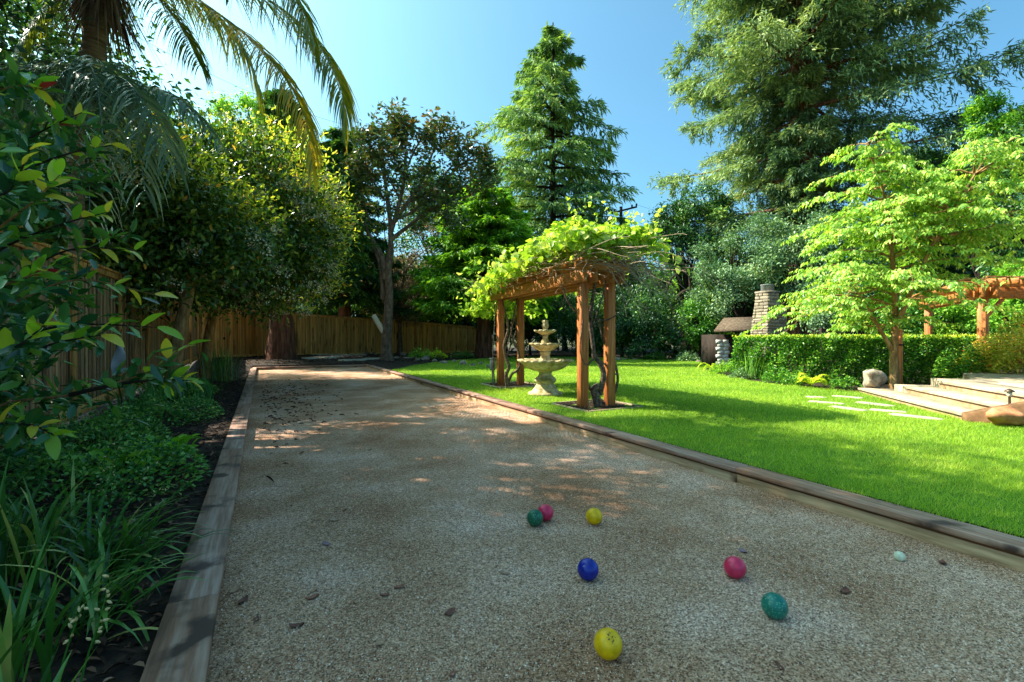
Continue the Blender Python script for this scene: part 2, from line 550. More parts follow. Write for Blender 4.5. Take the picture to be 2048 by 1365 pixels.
M['concrete'] = surf_mat('concrete', [(0.3, lin(146, 126, 102)), (0.5, lin(172, 152, 126)), (0.7, lin(190, 172, 148))], (7, 7, 7), 9, 0.9, 0.25, patch=(2.0, 0.56, 0.74, lin(134, 112, 86)), dist=0.004)
M['riser'] = surf_mat('riser', [(0.3, lin(138, 108, 76)), (0.5, lin(164, 132, 98)), (0.7, lin(182, 152, 116))], (7, 7, 7), 9, 0.9, 0.25, dist=0.004)
M['slab'] = surf_mat('slab', [(0.3, lin(140, 130, 112)), (0.5, lin(172, 162, 142)), (0.7, lin(194, 184, 166))], (11, 11, 11), 9, 0.9, 0.4, objvar=0.08, dist=0.004)
M['cheek'] = surf_mat('cheek', [(0.3, lin(84, 60, 38)), (0.5, lin(112, 82, 54)), (0.7, lin(136, 104, 72))], (7, 7, 7), 9, 0.9, 0.3, dist=0.004)  # darker than the rest of the steps: shade on this face painted in
M['mortar'] = surf_mat('mortar', [(0.3, lin(70, 62, 52)), (0.7, lin(112, 100, 86))], (14, 14, 14), 6, 0.95, 0.4)
M['bark_redwood'] = surf_mat('bark_redwood', [(0.3, lin(48, 28, 20)), (0.5, lin(104, 64, 46)), (0.72, lin(150, 104, 80))], (9, 9, 0.9), 8, 0.95, 1.0, dist=0.06)
M['bark_grey'] = surf_mat('bark_grey', [(0.3, lin(60, 48, 38)), (0.5, lin(102, 82, 66)), (0.72, lin(142, 120, 98))], (9, 9, 5), 8, 0.9, 0.7, dist=0.03)
M['bark_dark'] = surf_mat('bark_dark', [(0.3, lin(26, 20, 16)), (0.6, lin(56, 44, 34)), (0.8, lin(90, 74, 58))], (9, 9, 3), 8, 0.95, 0.8, dist=0.03)
M['bark_tan'] = surf_mat('bark_tan', [(0.3, lin(92, 66, 38)), (0.5, lin(146, 110, 68)), (0.72, lin(184, 150, 104))], (14, 14, 4), 8, 0.85, 0.6, dist=0.02)
M['bark_vine'] = surf_mat('bark_vine', [(0.3, lin(44, 34, 28)), (0.5, lin(92, 74, 60)), (0.72, lin(160, 140, 118))], (26, 26, 26), 8, 0.9, 0.8, dist=0.008)
M['twig'] = surf_mat('twig', [(0.3, lin(112, 92, 72)), (0.7, lin(190, 168, 140))], (20, 20, 20), 4, 0.85, 0.2)
M['cut_wood'] = surf_mat('cut_wood', [(0.3, lin(176, 152, 118)), (0.7, lin(226, 212, 188))], (20, 20, 4), 5, 0.85, 0.3)
M['palm_trunk'] = surf_mat('palm_trunk', [(0.3, lin(64, 50, 40)), (0.5, lin(116, 94, 78)), (0.72, lin(154, 132, 114))], (3, 3, 22), 7, 0.95, 0.9, dist=0.03)
M['fibre'] = attr_mat('fibre', [(0, lin(66, 50, 44)), (0.6, lin(124, 98, 84)), (1, lin(164, 138, 120))], 0.9)
M['metal_dark'] = gloss_mat('metal_dark', lin(88, 72, 58), 0.45, 0.5, metal=0.6)
M['metal_grey'] = gloss_mat('metal_grey', lin(150, 152, 152), 0.5, 0.4)
M['lens'] = gloss_mat('lens', lin(214, 206, 186), 0.3, 0.5)
M['pole'] = surf_mat('pole', [(0.3, lin(46, 40, 38)), (0.7, lin(80, 70, 64))], (10, 10, 1), 5, 0.9, 0.2)
M['wire'] = gloss_mat('wire', lin(40, 42, 46), 0.6, 0.2)
M['clay'] = surf_mat('clay', [(0.3, lin(112, 112, 112)), (0.7, lin(150, 150, 150))], (8, 8, 8), 5, 0.8, 0.2)
M['thatch'] = surf_mat('thatch', [(0.3, lin(48, 38, 30)), (0.5, lin(92, 76, 60)), (0.72, lin(128, 110, 90))], (4, 30, 30), 6, 0.95, 0.8, dist=0.03)
M['panel_white'] = surf_mat('panel_white', [(0.3, lin(186, 182, 172)), (0.7, lin(222, 218, 208))], (8, 8, 8), 6, 0.85, 0.3)
M['dark_wood'] = surf_mat('dark_wood', [(0.3, lin(28, 22, 18)), (0.7, lin(58, 44, 34))], (10, 10, 2), 5, 0.85, 0.3)
# foliage
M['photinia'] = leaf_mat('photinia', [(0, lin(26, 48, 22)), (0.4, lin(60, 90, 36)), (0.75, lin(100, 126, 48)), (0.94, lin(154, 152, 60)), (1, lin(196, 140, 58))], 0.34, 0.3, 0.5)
M['photinia_young'] = leaf_mat('photinia_young', [(0, lin(104, 130, 40)), (0.5, lin(168, 176, 62)), (0.85, lin(206, 194, 84)), (1, lin(222, 166, 72))], 0.45, 0.35, 0.4)
M['cream'] = attr_mat('cream', [(0, lin(170, 156, 110)), (0.5, lin(212, 200, 156)), (1, lin(238, 230, 200))], 0.8)
M['shrub_old'] = leaf_mat('shrub_old', [(0, lin(28, 66, 42)), (0.5, lin(50, 96, 50)), (1, lin(88, 130, 52))], 0.25, 0.22, 0.6, nscale=3)
M['shrub_new'] = leaf_mat('shrub_new', [(0, lin(96, 142, 40)), (0.5, lin(140, 170, 48)), (0.85, lin(180, 186, 60)), (1, lin(206, 156, 60))], 0.45, 0.3, 0.45, nscale=3)
M['shrub_red'] = leaf_mat('shrub_red', [(0, lin(120, 22, 36)), (1, lin(176, 44, 60))], 0.4, 0.3, 0.45)
M['redwood_dark'] = leaf_mat('redwood_dark', [(0, lin(20, 50, 34)), (0.5, lin(38, 78, 40)), (0.85, lin(78, 116, 46)), (1, lin(120, 146, 56))], 0.25, 0.55, 0.25, nscale=0.5)
M['redwood_lime'] = leaf_mat('redwood_lime', [(0, lin(34, 74, 26)), (0.45, lin(76, 124, 34)), (0.8, lin(128, 168, 42)), (1, lin(160, 190, 60))], 0.35, 0.5, 0.25, nscale=0.45)
M['redwood_big'] = leaf_mat('redwood_big', [(0, lin(50, 72, 58)), (0.45, lin(92, 116, 82)), (0.8, lin(130, 150, 100)), (1, lin(164, 174, 122))], 0.25, 0.55, 0.25, nscale=0.35)
M['deodar'] = leaf_mat('deodar', [(0, lin(44, 74, 56)), (0.45, lin(82, 114, 70)), (0.8, lin(128, 154, 80)), (1, lin(160, 176, 98))], 0.25, 0.55, 0.25, nscale=0.35)
M['magnolia'] = leaf_mat('magnolia', [(0, lin(32, 58, 34)), (0.35, lin(70, 88, 44)), (0.62, lin(92, 98, 50)), (0.84, lin(132, 90, 52)), (1, lin(160, 106, 64))], 0.2, 0.3, 0.5)
M['oak'] = leaf_mat('oak', [(0, lin(24, 50, 34)), (0.5, lin(46, 84, 44)), (0.85, lin(86, 124, 52)), (1, lin(128, 150, 70))], 0.25, 0.4, 0.35, nscale=0.6)
M['greygreen'] = leaf_mat('greygreen', [(0, lin(50, 76, 54)), (0.5, lin(90, 122, 82)), (0.85, lin(140, 166, 116)), (1, lin(178, 194, 150))], 0.25, 0.4, 0.35, nscale=0.6)
M['bright'] = leaf_mat('bright', [(0, lin(54, 96, 32)), (0.5, lin(100, 150, 44)), (0.85, lin(150, 184, 64)), (1, lin(186, 202, 96))], 0.4, 0.4, 0.3, nscale=0.6)
M['brownish'] = leaf_mat('brownish', [(0, lin(72, 58, 46)), (0.5, lin(122, 100, 78)), (0.8, lin(150, 132, 98)), (1, lin(132, 140, 70))], 0.25, 0.6, 0.2, tcol=(1.1, 1.0, 0.8))
M['layered'] = leaf_mat('layered', [(0, lin(74, 114, 42)), (0.4, lin(112, 150, 52)), (0.75, lin(150, 178, 70)), (1, lin(190, 198, 106))], 0.42, 0.38, 0.35, nscale=0.8, clump=0.25)
M['vine'] = leaf_mat('vine', [(0, lin(82, 116, 38)), (0.4, lin(124, 156, 48)), (0.75, lin(160, 180, 66)), (1, lin(196, 200, 120))], 0.45, 0.4, 0.3, nscale=1.2, clump=0.2)
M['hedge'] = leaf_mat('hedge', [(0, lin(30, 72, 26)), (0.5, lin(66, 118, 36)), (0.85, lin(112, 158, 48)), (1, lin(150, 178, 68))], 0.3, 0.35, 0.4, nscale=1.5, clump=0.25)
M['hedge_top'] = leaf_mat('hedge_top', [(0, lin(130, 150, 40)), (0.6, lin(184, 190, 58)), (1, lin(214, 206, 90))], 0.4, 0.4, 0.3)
M['strap'] = leaf_mat('strap', [(0, lin(32, 66, 28)), (0.5, lin(62, 108, 42)), (0.85, lin(104, 142, 62)), (1, lin(168, 164, 92))], 0.28, 0.28, 0.55, nscale=5)
M['cover'] = leaf_mat('cover', [(0, lin(34, 76, 36)), (0.5, lin(62, 116, 50)), (0.9, lin(108, 154, 66)), (1, lin(142, 168, 84))], 0.3, 0.4, 0.4, nscale=2)
M['limeleaf'] = leaf_mat('limeleaf', [(0, lin(84, 140, 34)), (0.5, lin(122, 176, 46)), (1, lin(160, 198, 70))], 0.4, 0.35, 0.4, nscale=4)
M['fern'] = leaf_mat('fern', [(0, lin(130, 160, 36)), (0.5, lin(180, 196, 48)), (1, lin(214, 214, 80))], 0.4, 0.45, 0.3)
M['nandina'] = leaf_mat('nandina', [(0, lin(110, 122, 40)), (0.5, lin(168, 170, 62)), (0.8, lin(204, 186, 84)), (1, lin(200, 110, 60))], 0.35, 0.4, 0.35, nscale=1.4)
M['palm_blue'] = leaf_mat('palm_blue', [(0, lin(62, 92, 82)), (0.5, lin(104, 132, 112)), (1, lin(150, 168, 142))], 0.2, 0.35, 0.45, nscale=1)
M['palm_gold'] = leaf_mat('palm_gold', [(0, lin(72, 92, 34)), (0.5, lin(124, 128, 42)), (0.85, lin(180, 156, 48)), (1, lin(204, 160, 54))], 0.35, 0.4, 0.35, nscale=1)
M['reed'] = leaf_mat('reed', [(0, lin(60, 110, 40)), (1, lin(140, 176, 80))], 0.25, 0.4, 0.35)

# ------------------------------------------------------------------ ground sheets
X_L = -0.16                                    # inner edge of the left timber cap
COURT_END = 20.0


def x_r(y):                                    # inner edge of the right timber cap
    return 3.48 + 0.0135 * y


g = 700.0
far = part('ground', (np.array([[-g, -g, -0.25], [g, -g, -0.25], [g, g, -0.25], [-g, g, -0.25]]), np.array([[0, 1, 2, 3]])), M['far_ground'])
tag(far, kind='structure', label='dry soil and grass of the neighbourhood beyond the garden', cat='ground')


def gridsheet(xs, ys, zf):
    X, Y = np.meshgrid(xs, ys)
    Z = zf(X, Y)
    V = np.stack([X, Y, Z], -1).reshape(-1, 3)
    nx = len(xs)
    i = np.arange(len(ys) - 1)[:, None] * nx + np.arange(nx - 1)[None, :]
    Fc = np.stack([i, i + 1, i + 1 + nx, i + nx], -1).reshape(-1, 4)
    return V, Fc


def wob(X, Y, a):
    return a * (np.sin(X * 3.1 + Y * 1.3) + np.sin(Y * 4.3 - X * 2.2) + np.sin(X * 7.7 + 1.3) * np.sin(Y * 6.9)) / 3


# planting bed terrain with a sunk court
xs = np.unique(np.round(np.concatenate([np.arange(-14, 4.2, 0.2), np.arange(4.4, 42, 0.8), [-0.30, -0.295, 3.83, 3.835]]), 4))
ys = np.unique(np.round(np.concatenate([np.arange(-4, 12, 0.25), np.arange(12, 46, 0.5), [20.17, 20.175]]), 4))


def bedz(X, Y):
    z = gh(X, Y) + wob(X, Y, 0.018)
    inside = (X > -0.298) & (X < 3.832) & (Y < 20.172)
    z = np.where(X < -2.4, z - 0.02, z)
    return np.where(inside, -0.12, z)


bed = part('planting_bed', gridsheet(xs, ys, bedz), M['soil'], smooth=False)
tag(bed, kind='structure', label='dark bare soil and mulch of the garden beds', cat='soil')


# gravel court surface
def courtz(X, Y):
    return wob(X, Y, 0.006) + 0.012 * np.sin(X * 1.7 + 0.4) * np.sin(Y * 0.6) + 0.03 * sst(10, 20, Y)


court = part('gravel_court', gridsheet(np.linspace(-0.29, 3.82, 60), np.linspace(-2, 20.16, 220), courtz), M['gravel'], smooth=True)
tag(court, kind='structure', label='crushed granite bocce court surface with raked patches', cat='gravel court')


def courtz1(x, y):
    return courtz(np.asarray(x, float), np.asarray(y, float))


# loose grains close to the camera
def scatter_view(n, d0, d1, xr, dens_pow=1.0):
    """random ground points seen by the camera between two depths"""
    d = d0 * (d1 / d0) ** (rng.random(n) ** dens_pow)
    X = rng.uniform(-1.12, 1.12, n) * d
    x = CY_ * X + SY_ * d
    y = -SY_ * X + CY_ * d
    k = (x > xr[0]) & (x < xr[1])
    return x[k], y[k]


gx, gy = scatter_view(190000, 1.55, 8.0, (X_L - 0.02, 3.5))
k = gx < x_r(gy) - 0.0
gx, gy = gx[k], gy[k]
patchy = np.sin(gx * 2.3 + np.sin(gy * 1.7) * 1.3) + np.sin(gy * 2.9 + gx) + rng.normal(0, 0.8, len(gx))
k = patchy > -0.9
gx, gy = gx[k], gy[k]
n = len(gx)
sz = rng.uniform(0.0018, 0.0042, n) * (1 + (rng.random(n) < 0.06) * 0.7)
ang = rng.random(n) * 2 * PI
cz = courtz1(gx, gy)
ring = []
for j in range(4):
    a = ang + j * PI / 2 + rng.uniform(-0.3, 0.3, n)
    rr = sz * rng.uniform(0.7, 1.2, n)
    ring.append(np.stack([gx + rr * np.cos(a), gy + rr * np.sin(a), cz - 0.001], -1))
top = np.stack([gx + rng.normal(0, 0.25, n) * sz, gy + rng.normal(0, 0.25, n) * sz, cz + sz * rng.uniform(0.5, 1.1, n)], -1)
V = np.stack(ring + [top], 1).reshape(-1, 3)
o5 = np.arange(n)[:, None] * 5
Fc = np.concatenate([o5 + np.array([[j, (j + 1) % 4, 4]]) for j in range(4)])
gr = part('gravel', (V, Fc), M['grain'], rnd=np.repeat(rng.random(n), 5))
tag(gr, 'loose grey and tan gravel grains on the court surface', 'gravel', kind='stuff')

# lawn
LAWN = np.array([(3.70, -2.2), (9.2, -2.2), (8.35, 2.2), (8.45, 2.95), (9.9, 4.3), (10.9, 5.2), (10.9, 6.2), (10.9, 7.2), (11.4, 8.4), (13.0, 10.8), (13.8, 11.8), (16.2, 13.6), (19.4, 17),
                 (17.4, 20.2), (14, 22.0), (11, 22.3), (7.6, 20.6), (5.4, 18.8), (4.6, 17.6), (3.96, 16.6)])
L2 = []
for i in range(len(LAWN)):
    L2.append(LAWN[i])
LAWN = np.array(L2)


def inpoly(x, y, P):
    inside = np.zeros(np.shape(x), bool)
    j = len(P) - 1
    for i in range(len(P)):
        xi, yi = P[i]; xj, yj = P[j]
        c = ((yi > y) != (yj > y)) & (x < (xj - xi) * (y - yi) / (yj - yi + 1e-12) + xi)
        inside ^= c
        j = i
    return inside


def lawnz(x, y):
    return gh(x, y) + 0.035 + 0.012 * np.sin(x * 0.9) * np.sin(y * 0.7 + 1)


lx, ly = np.arange(3.6, 20, 0.2), np.arange(-2.2, 23, 0.2)
V, Fc = gridsheet(lx, ly, lambda X, Y: lawnz(X, Y))
ctr = V[Fc].mean(1)
Fc = Fc[inpoly(ctr[:, 0], ctr[:, 1], LAWN) & (ctr[:, 0] > x_r(ctr[:, 1]) + 0.19)]
lawn = part('lawn', (V, Fc), M['lawn'], smooth=True)
tag(lawn, kind='structure', label='mown bright green lawn beside the court', cat='lawn')

BOXES = [((4.30, 5.78), (5.38, 6.82)), ((4.66, 9.48), (5.74, 10.52))]      # planter squares in the lawn


def grass_blades():
    n0 = 620000
    d = 2.6 * (26 / 2.6) ** (rng.random(n0) ** 0.72)
    X = rng.uniform(-0.62, 1.14, n0) * d
    x = CY_ * X + SY_ * d
    y = -SY_ * X + CY_ * d
    k = inpoly(x, y, LAWN) & (x > x_r(y) + 0.185)
    for (a, b) in BOXES:
        k &= ~((x > a[0]) & (x < b[0]) & (y > a[1]) & (y < b[1]))
    for sp, ax, ay, rz in STEPS_STONES:
        ca, sa = math.cos(rz), math.sin(rz)
        u = (x - sp[0]) * ca + (y - sp[1]) * sa
        v = -(x - sp[0]) * sa + (y - sp[1]) * ca
        k &= ~((abs(u) < ax / 2) & (abs(v) < ay / 2))
    x, y, d = x[k], y[k], d[k]
    n = len(x)
    z = lawnz(x, y)
    tuft = 0.5 + 0.5 * np.sin(x * 5.1 + np.sin(y * 3.3) * 2) * np.sin(y * 4.7 + x)
    hgt = rng.uniform(0.022, 0.05, n) * (0.8 + 0.45 * tuft)
    w = np.maximum(0.0034, 0.00075 * d) * rng.uniform(0.8, 1.4, n)
    a = rng.random(n) * 2 * PI
    lean = rng.normal(0, 0.55, (n, 2))
    P = np.stack([x, y, z - 0.004], -1)
    sd_ = np.stack([np.cos(a), np.sin(a), np.zeros(n)], -1)
    tip = P + np.stack([lean[:, 0] * hgt, lean[:, 1] * hgt, hgt], -1)
    V = np.stack([P - sd_ * w[:, None] / 2, P + sd_ * w[:, None] / 2, tip], 1).reshape(-1, 3)
    Fc = np.arange(n * 3).reshape(-1, 3)
    r = np.clip(rng.normal(0.5, 0.2, n) + 0.16 * np.sin(x * 1.3 + 1) * np.sin(y * 0.9) + (rng.random(n) < 0.03) * 0.5, 0, 1)
    o = part('grass', (V, Fc), M['grass'], rnd=np.repeat(r, 3))
    tag(o, 'short bright green lawn grass blades', 'grass', kind='stuff')


# stepping stones: photo quads give centre, the stones are long thin slabs
STEPS_STONES = []
_e = np.array([0.717, 0.697])                       # direction of the step edges
for (px0, py0, px1, py1, wd) in [(1612, 792, 1652, 793, 0.34), (1664, 790, 1728, 795, 0.30), (1616, 800, 1690, 806, 0.30), (1714, 802, 1790, 811, 0.34), (1660, 810, 1735, 820, 0.32), (1738, 817, 1815, 823, 0.30), (1778, 826, 1888, 838, 0.30)]:
    a, b = gp(px0, py0, 0.12), gp(px1, py1, 0.12)
    c = (a + b) / 2
    v = (b - a)[:2]
    STEPS_STONES.append((c[:2], np.linalg.norm(v), wd * 0.72, math.atan2(v[1], v[0])))
grass_blades()


def stone_slab(name, c, ax, ay, rz, z0, z1, mat, label=None, cat_=None, group=None, parent=None, seed=0, kind=None):
    r = random.Random(seed)
    n = 12
    V = []
    for zz, ins in ((z0, 0.0), (z1 - 0.008, 0.0), (z1, 0.012)):
        rr = random.Random(seed)
        for i in range(n):
            t = 2 * PI * i / n
            # superellipse outline, uneven
            ct, st = math.cos(t), math.sin(t)
            u = math.copysign(abs(ct) ** 0.5, ct) * (ax / 2 - ins) * rr.uniform(0.92, 1.05)
            v = math.copysign(abs(st) ** 0.5, st) * (ay / 2 - ins) * rr.uniform(0.9, 1.06)
            V.append([u, v, zz])
    Fc = []
    for k_ in range(2):
        for i in range(n):
            j = (i + 1) % n
            Fc.append([k_ * n + i, k_ * n + j, (k_ + 1) * n + j, (k_ + 1) * n + i])
    Fc.append([2 * n + i for i in range(n)])
    me = mesh_np(name, np.array(V), Fc)
    o = link(name, me, mat, parent, (c[0], c[1], 0))
    o.rotation_euler = (0, 0, rz)
    if label: tag(o, label, cat_, group, kind)
    return o


for i, (c, ax, ay, rz) in enumerate(STEPS_STONES):
    z = float(lawnz(c[0], c[1]))
    stone_slab('stepping_stone', c, ax, ay, rz, z - 0.06, z + 0.012, M['slab'], 'pale flat stepping stone sunk in the lawn before the patio steps', 'stepping stone', 'stepping stones in the lawn', seed=i)

# ------------------------------------------------------------------ court edging
def edging(name, label, p0, p1, width_dir, face_side, seglens, drop):
    """timber cap boards over face boards; width_dir points from court to garden"""
    p0, p1 = np.array(p0, float), np.array(p1, float)
    L = np.linalg.norm(p1 - p0)
    d = (p1 - p0) / L
    t = thing(name, (p0[0], p0[1], 0), label, 'timber edging')
    wd = np.array(width_dir, float)
    s = 0.0
    i = 0
    while s < L - 0.01:
        e = min(L, s + seglens[i % len(seglens)])
        if L - e < 0.5: e = L
        for nm, off, zc, w, h, mt, ov in (('cap_plank', 0.092, 0.111, 0.184, 0.038, M['cap'], 0.0), ('under_strip', 0.070, 0.083, 0.105, 0.016, M['cap_dark'], 0.013), ('face_board', 0.045, -0.022, 0.045, 0.190, M['curb_face'], 0.017)):
            jit = random.uniform(-0.0015, 0.0015)
            a = p0 + d * (s + 0.0015) + wd * off
            b = p0 + d * (e - 0.0015) + wd * off
            Lb = np.linalg.norm(b - a)
            # mesh lies along local y so the grain runs with the board
            V, Fc = boxm(w, Lb, h, 0.005 if nm == 'cap_plank' else 0.003, base=False)
            if nm == 'cap_plank':
                pass
            o = link(nm, mesh_np(nm, V, Fc), mt, t, ((a + b)[0] / 2 - p0[0], (a + b)[1] / 2 - p0[1], zc + jit))
            o.rotation_euler = (0, 0, math.atan2(d[1], d[0]) - PI / 2)
        s = e
        i += 1
    return t


edging('court_edging', 'weathered brown timber edging between court and lawn with tan face', (x_r(-1.5), -1.5, 0), (x_r(COURT_END), COURT_END, 0), (1, -0.0135, 0), 1, [4.2, 3.66, 3.66, 3.66, 3.66], 0)
edging('court_edging', 'dark weathered timber edging along the fence side planting bed', (X_L, -1.5, 0), (X_L, COURT_END, 0), (-1, 0, 0), -1, [3.9, 3.05, 3.66, 3.66, 3.66], 0)
edging('court_edging', 'short timber board closing the far end of the court', (X_L - 0.18, COURT_END + 0.002, 0), (x_r(COURT_END) + 0.18, COURT_END + 0.002, 0), (0, 1, 0), 1, [2.2, 2.2], 0)

# ------------------------------------------------------------------ fences
def fence(name, label, P0, P1, z0, z1, top0, top1, mat, face):
    """board-on-board fence: face = unit normal towards the garden"""
    P0, P1 = np.array(P0, float), np.array(P1, float)
    L = np.linalg.norm(P1 - P0)
    d = (P1 - P0) / L
    f = np.array(face, float)
    t = thing(name, (P0[0], P0[1], 0), label, 'fence')
    rz = math.atan2(d[1], d[0])
    meA = mesh_np('board', *boxm(0.150, 0.018, 1.0, 0.003)); meA.materials.append(mat)
    meB = mesh_np('board', *boxm(0.105, 0.018, 1.0, 0.003)); meB.materials.append(mat)
    n = int(L / 0.19)
    for i in range(n):
        for me, off, sft in ((meA, 0.0, 0.0), (meB, 0.021, 0.095)):
            s = (i + 0.5) * L / n + sft + random.uniform(-0.006, 0.006)
            u = s / L
            zb = z0 + (z1 - z0) * u + random.uniform(-0.01, 0.01)
            zt = top0 + (top1 - top0) * u
            p = P0 + d * s + f * (off + random.uniform(-0.002, 0.002))
            o = link('board', me, None, t, (p[0] - P0[0], p[1] - P0[1], zb))
            o.rotation_euler = (0, random.uniform(-0.004, 0.004), rz)
            o.scale = (random.uniform(0.92, 1.04), 1, zt - zb)
    # cap rail, top trim and kick board
    for nm, w, h, dz, off in (('cap_rail', 0.15, 0.035, 0.018, 0.012), ('trim_rail', 0.02, 0.09, -0.05, 0.052), ('kick_board', 0.03, 0.16, None, 0.045)):
        a = np.array([P0[0], P0[1], top0 + dz if dz is not None else z0 + 0.06]) + np.append(f[:2], 0) * off
        b = np.array([P1[0], P1[1], top1 + dz if dz is not None else z1 + 0.06]) + np.append(f[:2], 0) * off
        m_ = M['fence']
        part(nm, beam(a, b, w, h, 0.003), m_, t)
    npost = int(L / 2.4) + 1
    for i in range(npost):
        s = min(L - 0.06, 0.06 + i * 2.4)
        u = s / L
        p = P0 + d * s + f * 0.078
        zb, zt = z0 + (z1 - z0) * u - 0.05, top0 + (top1 - top0) * u
        o = link('post', mesh_np('post', *boxm(0.09, 0.05, zt - zb, 0.004)), M['fence'], t, (p[0] - P0[0], p[1] - P0[1], zb))
        o.rotation_euler = (0, 0, rz)
    return t


fence('wooden_fence', 'weathered grey-brown wooden side fence behind the planting bed', (-2.32, 1.2, 0), (-2.32, 24.1, 0), 0.03, 0.38, 2.18, 2.58, M['fence_grey'], (1, 0, 0))
BF0, BF1 = np.array([-2.46, 24.05]), np.array([14.2, 31.9])
_d = (BF1 - BF0) / np.linalg.norm(BF1 - BF0)
fence('wooden_fence', 'golden brown wooden back fence beyond the end of the court', (BF0[0], BF0[1], 0), (BF1[0], BF1[1], 0), 0.34, 0.16, 2.56, 1.98, M['fence'], (_d[1], -_d[0], 0))

# ------------------------------------------------------------------ balls
def ball(px, py, r, mat, label, groove=True, sink=0.003):
    z = 0.0
    for _ in range(3):
        c = at(px, py, (H - z - r + sink) * F / (py - HZ))
        z = float(courtz1(c[0], c[1]))
    nu, nv = 48, 28
    th = np.linspace(0, PI, nv + 1)[1:-1]
    ph = np.linspace(0, 2 * PI, nu, endpoint=False)
    T, Ph = np.meshgrid(th, ph, indexing='ij')
    rr = np.full(T.shape, r)
    if groove:
        for tg in (0.62, PI - 0.62):
            rr = rr - 0.0009 * np.exp(-((T - tg) / 0.05) ** 2)
    V = np.stack([rr * np.sin(T) * np.cos(Ph), rr * np.sin(T) * np.sin(Ph), rr * np.cos(T)], -1).reshape(-1, 3)
    V = np.concatenate([V, [[0, 0, r], [0, 0, -r]]])
    Fc = []
    m_ = nv - 1
    for i in range(m_ - 1):
        for j in range(nu):
            Fc.append([i * nu + j, (i + 1) * nu + j, (i + 1) * nu + (j + 1) % nu, i * nu + (j + 1) % nu])
    a, b = m_ * nu, m_ * nu + 1
    for j in range(nu):
        Fc.append([a, j, (j + 1) % nu])
        Fc.append([b, (m_ - 1) * nu + (j + 1) % nu, (m_ - 1) * nu + j])
    me = mesh_np('bocce_ball', V, Fc, smooth=True)
    o = link('bocce_ball' if r > 0.04 else 'target_ball', me, mat, None, (c[0], c[1], z + r - sink))
    tag(o, label, 'ball', 'bocce balls on the court' if r > 0.04 else None)
    return o


yel, grn, pnk, blu = lin(252, 196, 8), lin(20, 100, 72), lin(232, 52, 92), lin(14, 38, 150)
R = 0.0535
speckG = (150, 0.60, lin(110, 168, 120))
b0 = ball(1216, 1288, R, gloss_mat('ball_yellow_stained', yel, 0.35, 0.4, stain=((-0.008, -0.028, 0.044), 0.026)), 'yellow ball with a dark dirt mark on its top')
ball(1176, 1139, R, gloss_mat('ball_blue', blu, 0.22, 0.5), 'glossy dark blue ball lying alone on gravel')
ball(1470, 1135, R, gloss_mat('ball_pink', pnk, 0.3, 0.45), 'pink red ball beside a small purple fallen leaf')
ball(1549, 1212, R, gloss_mat('ball_green', lin(14, 120, 104), 0.3, 0.45, speck=speckG), 'speckled green ball standing on its own')
ball(1070, 1036, R, gloss_mat('ball_green_b', grn, 0.35, 0.4, speck=speckG), 'speckled green ball touching the pink ball')
ball(1091, 1025.5, R, gloss_mat('ball_pink_b', pnk, 0.35, 0.4), 'pink red ball half hidden by the green ball')
ball(1188, 1033, R, gloss_mat('ball_yellow', yel, 0.4, 0.35), 'clean plain yellow ball without any mark')
ball(1799, 1113, 0.026, gloss_mat('ball_white', lin(226, 228, 196), 0.4, 0.4), 'small pale cream target ball near the lawn edging', groove=False)

# ------------------------------------------------------------------ fallen leaves on the court
def dry_leaf_mesh(seed, L=0.055, W=0.03):
    r = random.Random(seed)
    n = 5
    V, Fc = [], []
    for i in range(n + 1):
        t = i / n
        w = W * math.sin(PI * min(0.98, t * 0.92 + 0.06)) ** 0.8
        y = L * (t - 0.5)
        z = 0.005 + 0.005 * (2 * t - 1) ** 2 * r.uniform(0.5, 1.3)
        V += [[-w / 2, y, z + 0.006 * r.random()], [0, y + 0.002, z - 0.003], [w / 2, y, z + 0.007 * r.random()]]
    for i in range(n):
        a = i * 3
        Fc += [[a, a + 1, a + 4, a + 3], [a + 1, a + 2, a + 5, a + 4]]
    return mesh_np('fallen_leaf', np.array(V), Fc)


dl = []
for i, col in enumerate([lin(160, 106, 84), lin(190, 148, 116), lin(128, 84, 70), lin(160, 126, 132)]):
    me = dry_leaf_mesh(i)
    me.materials.append(surf_mat('dry_leaf', [(0.3, tuple(v * 0.6 for v in col[:3]) + (1,)), (0.7, col)], (60, 60, 60), 4, 0.75, 0.3, dist=0.002))
    dl.append(me)
spots = [(800, 1178, 0), (770, 1194, 0), (592, 1255, 2), (652, 1090, 3), (470, 1180, 1), (486, 1202, 2), (624, 1198, 0), (628, 1182, 1), (1486, 1099, 3), (690, 1024, 2), (668, 1044, 1),
         (1886, 1125, 2), (512, 1240, 2), (760, 1290, 1), (905, 1352, 0), (1108, 890, 2), (740, 900, 2), (582, 1010, 1), (1560, 1335, 2), (900, 1230, 2), (1010, 1150, 1), (1690, 1180, 2)]
for i, (px, py, k) in enumerate(spots):
    p = gp(px, py, 0.005)
    o = link('fallen_leaf', dl[k], None, None, (p[0], p[1], float(courtz1(p[0], p[1])) - 0.002))
    o.rotation_euler = (random.uniform(-0.15, 0.15), random.uniform(-0.15, 0.15), random.uniform(0, 6.28))
    sc_ = random.uniform(0.7, 1.25)
    o.scale = (sc_, sc_, sc_)
    lab = ['curled brown fallen leaf lying on the gravel', 'pale tan dry leaf lying on the gravel', 'dark brown dry leaf lying on the gravel', 'greyish purple fallen leaf lying on the gravel'][k]
    tag(o, lab, 'leaf', 'fallen leaves on the court')


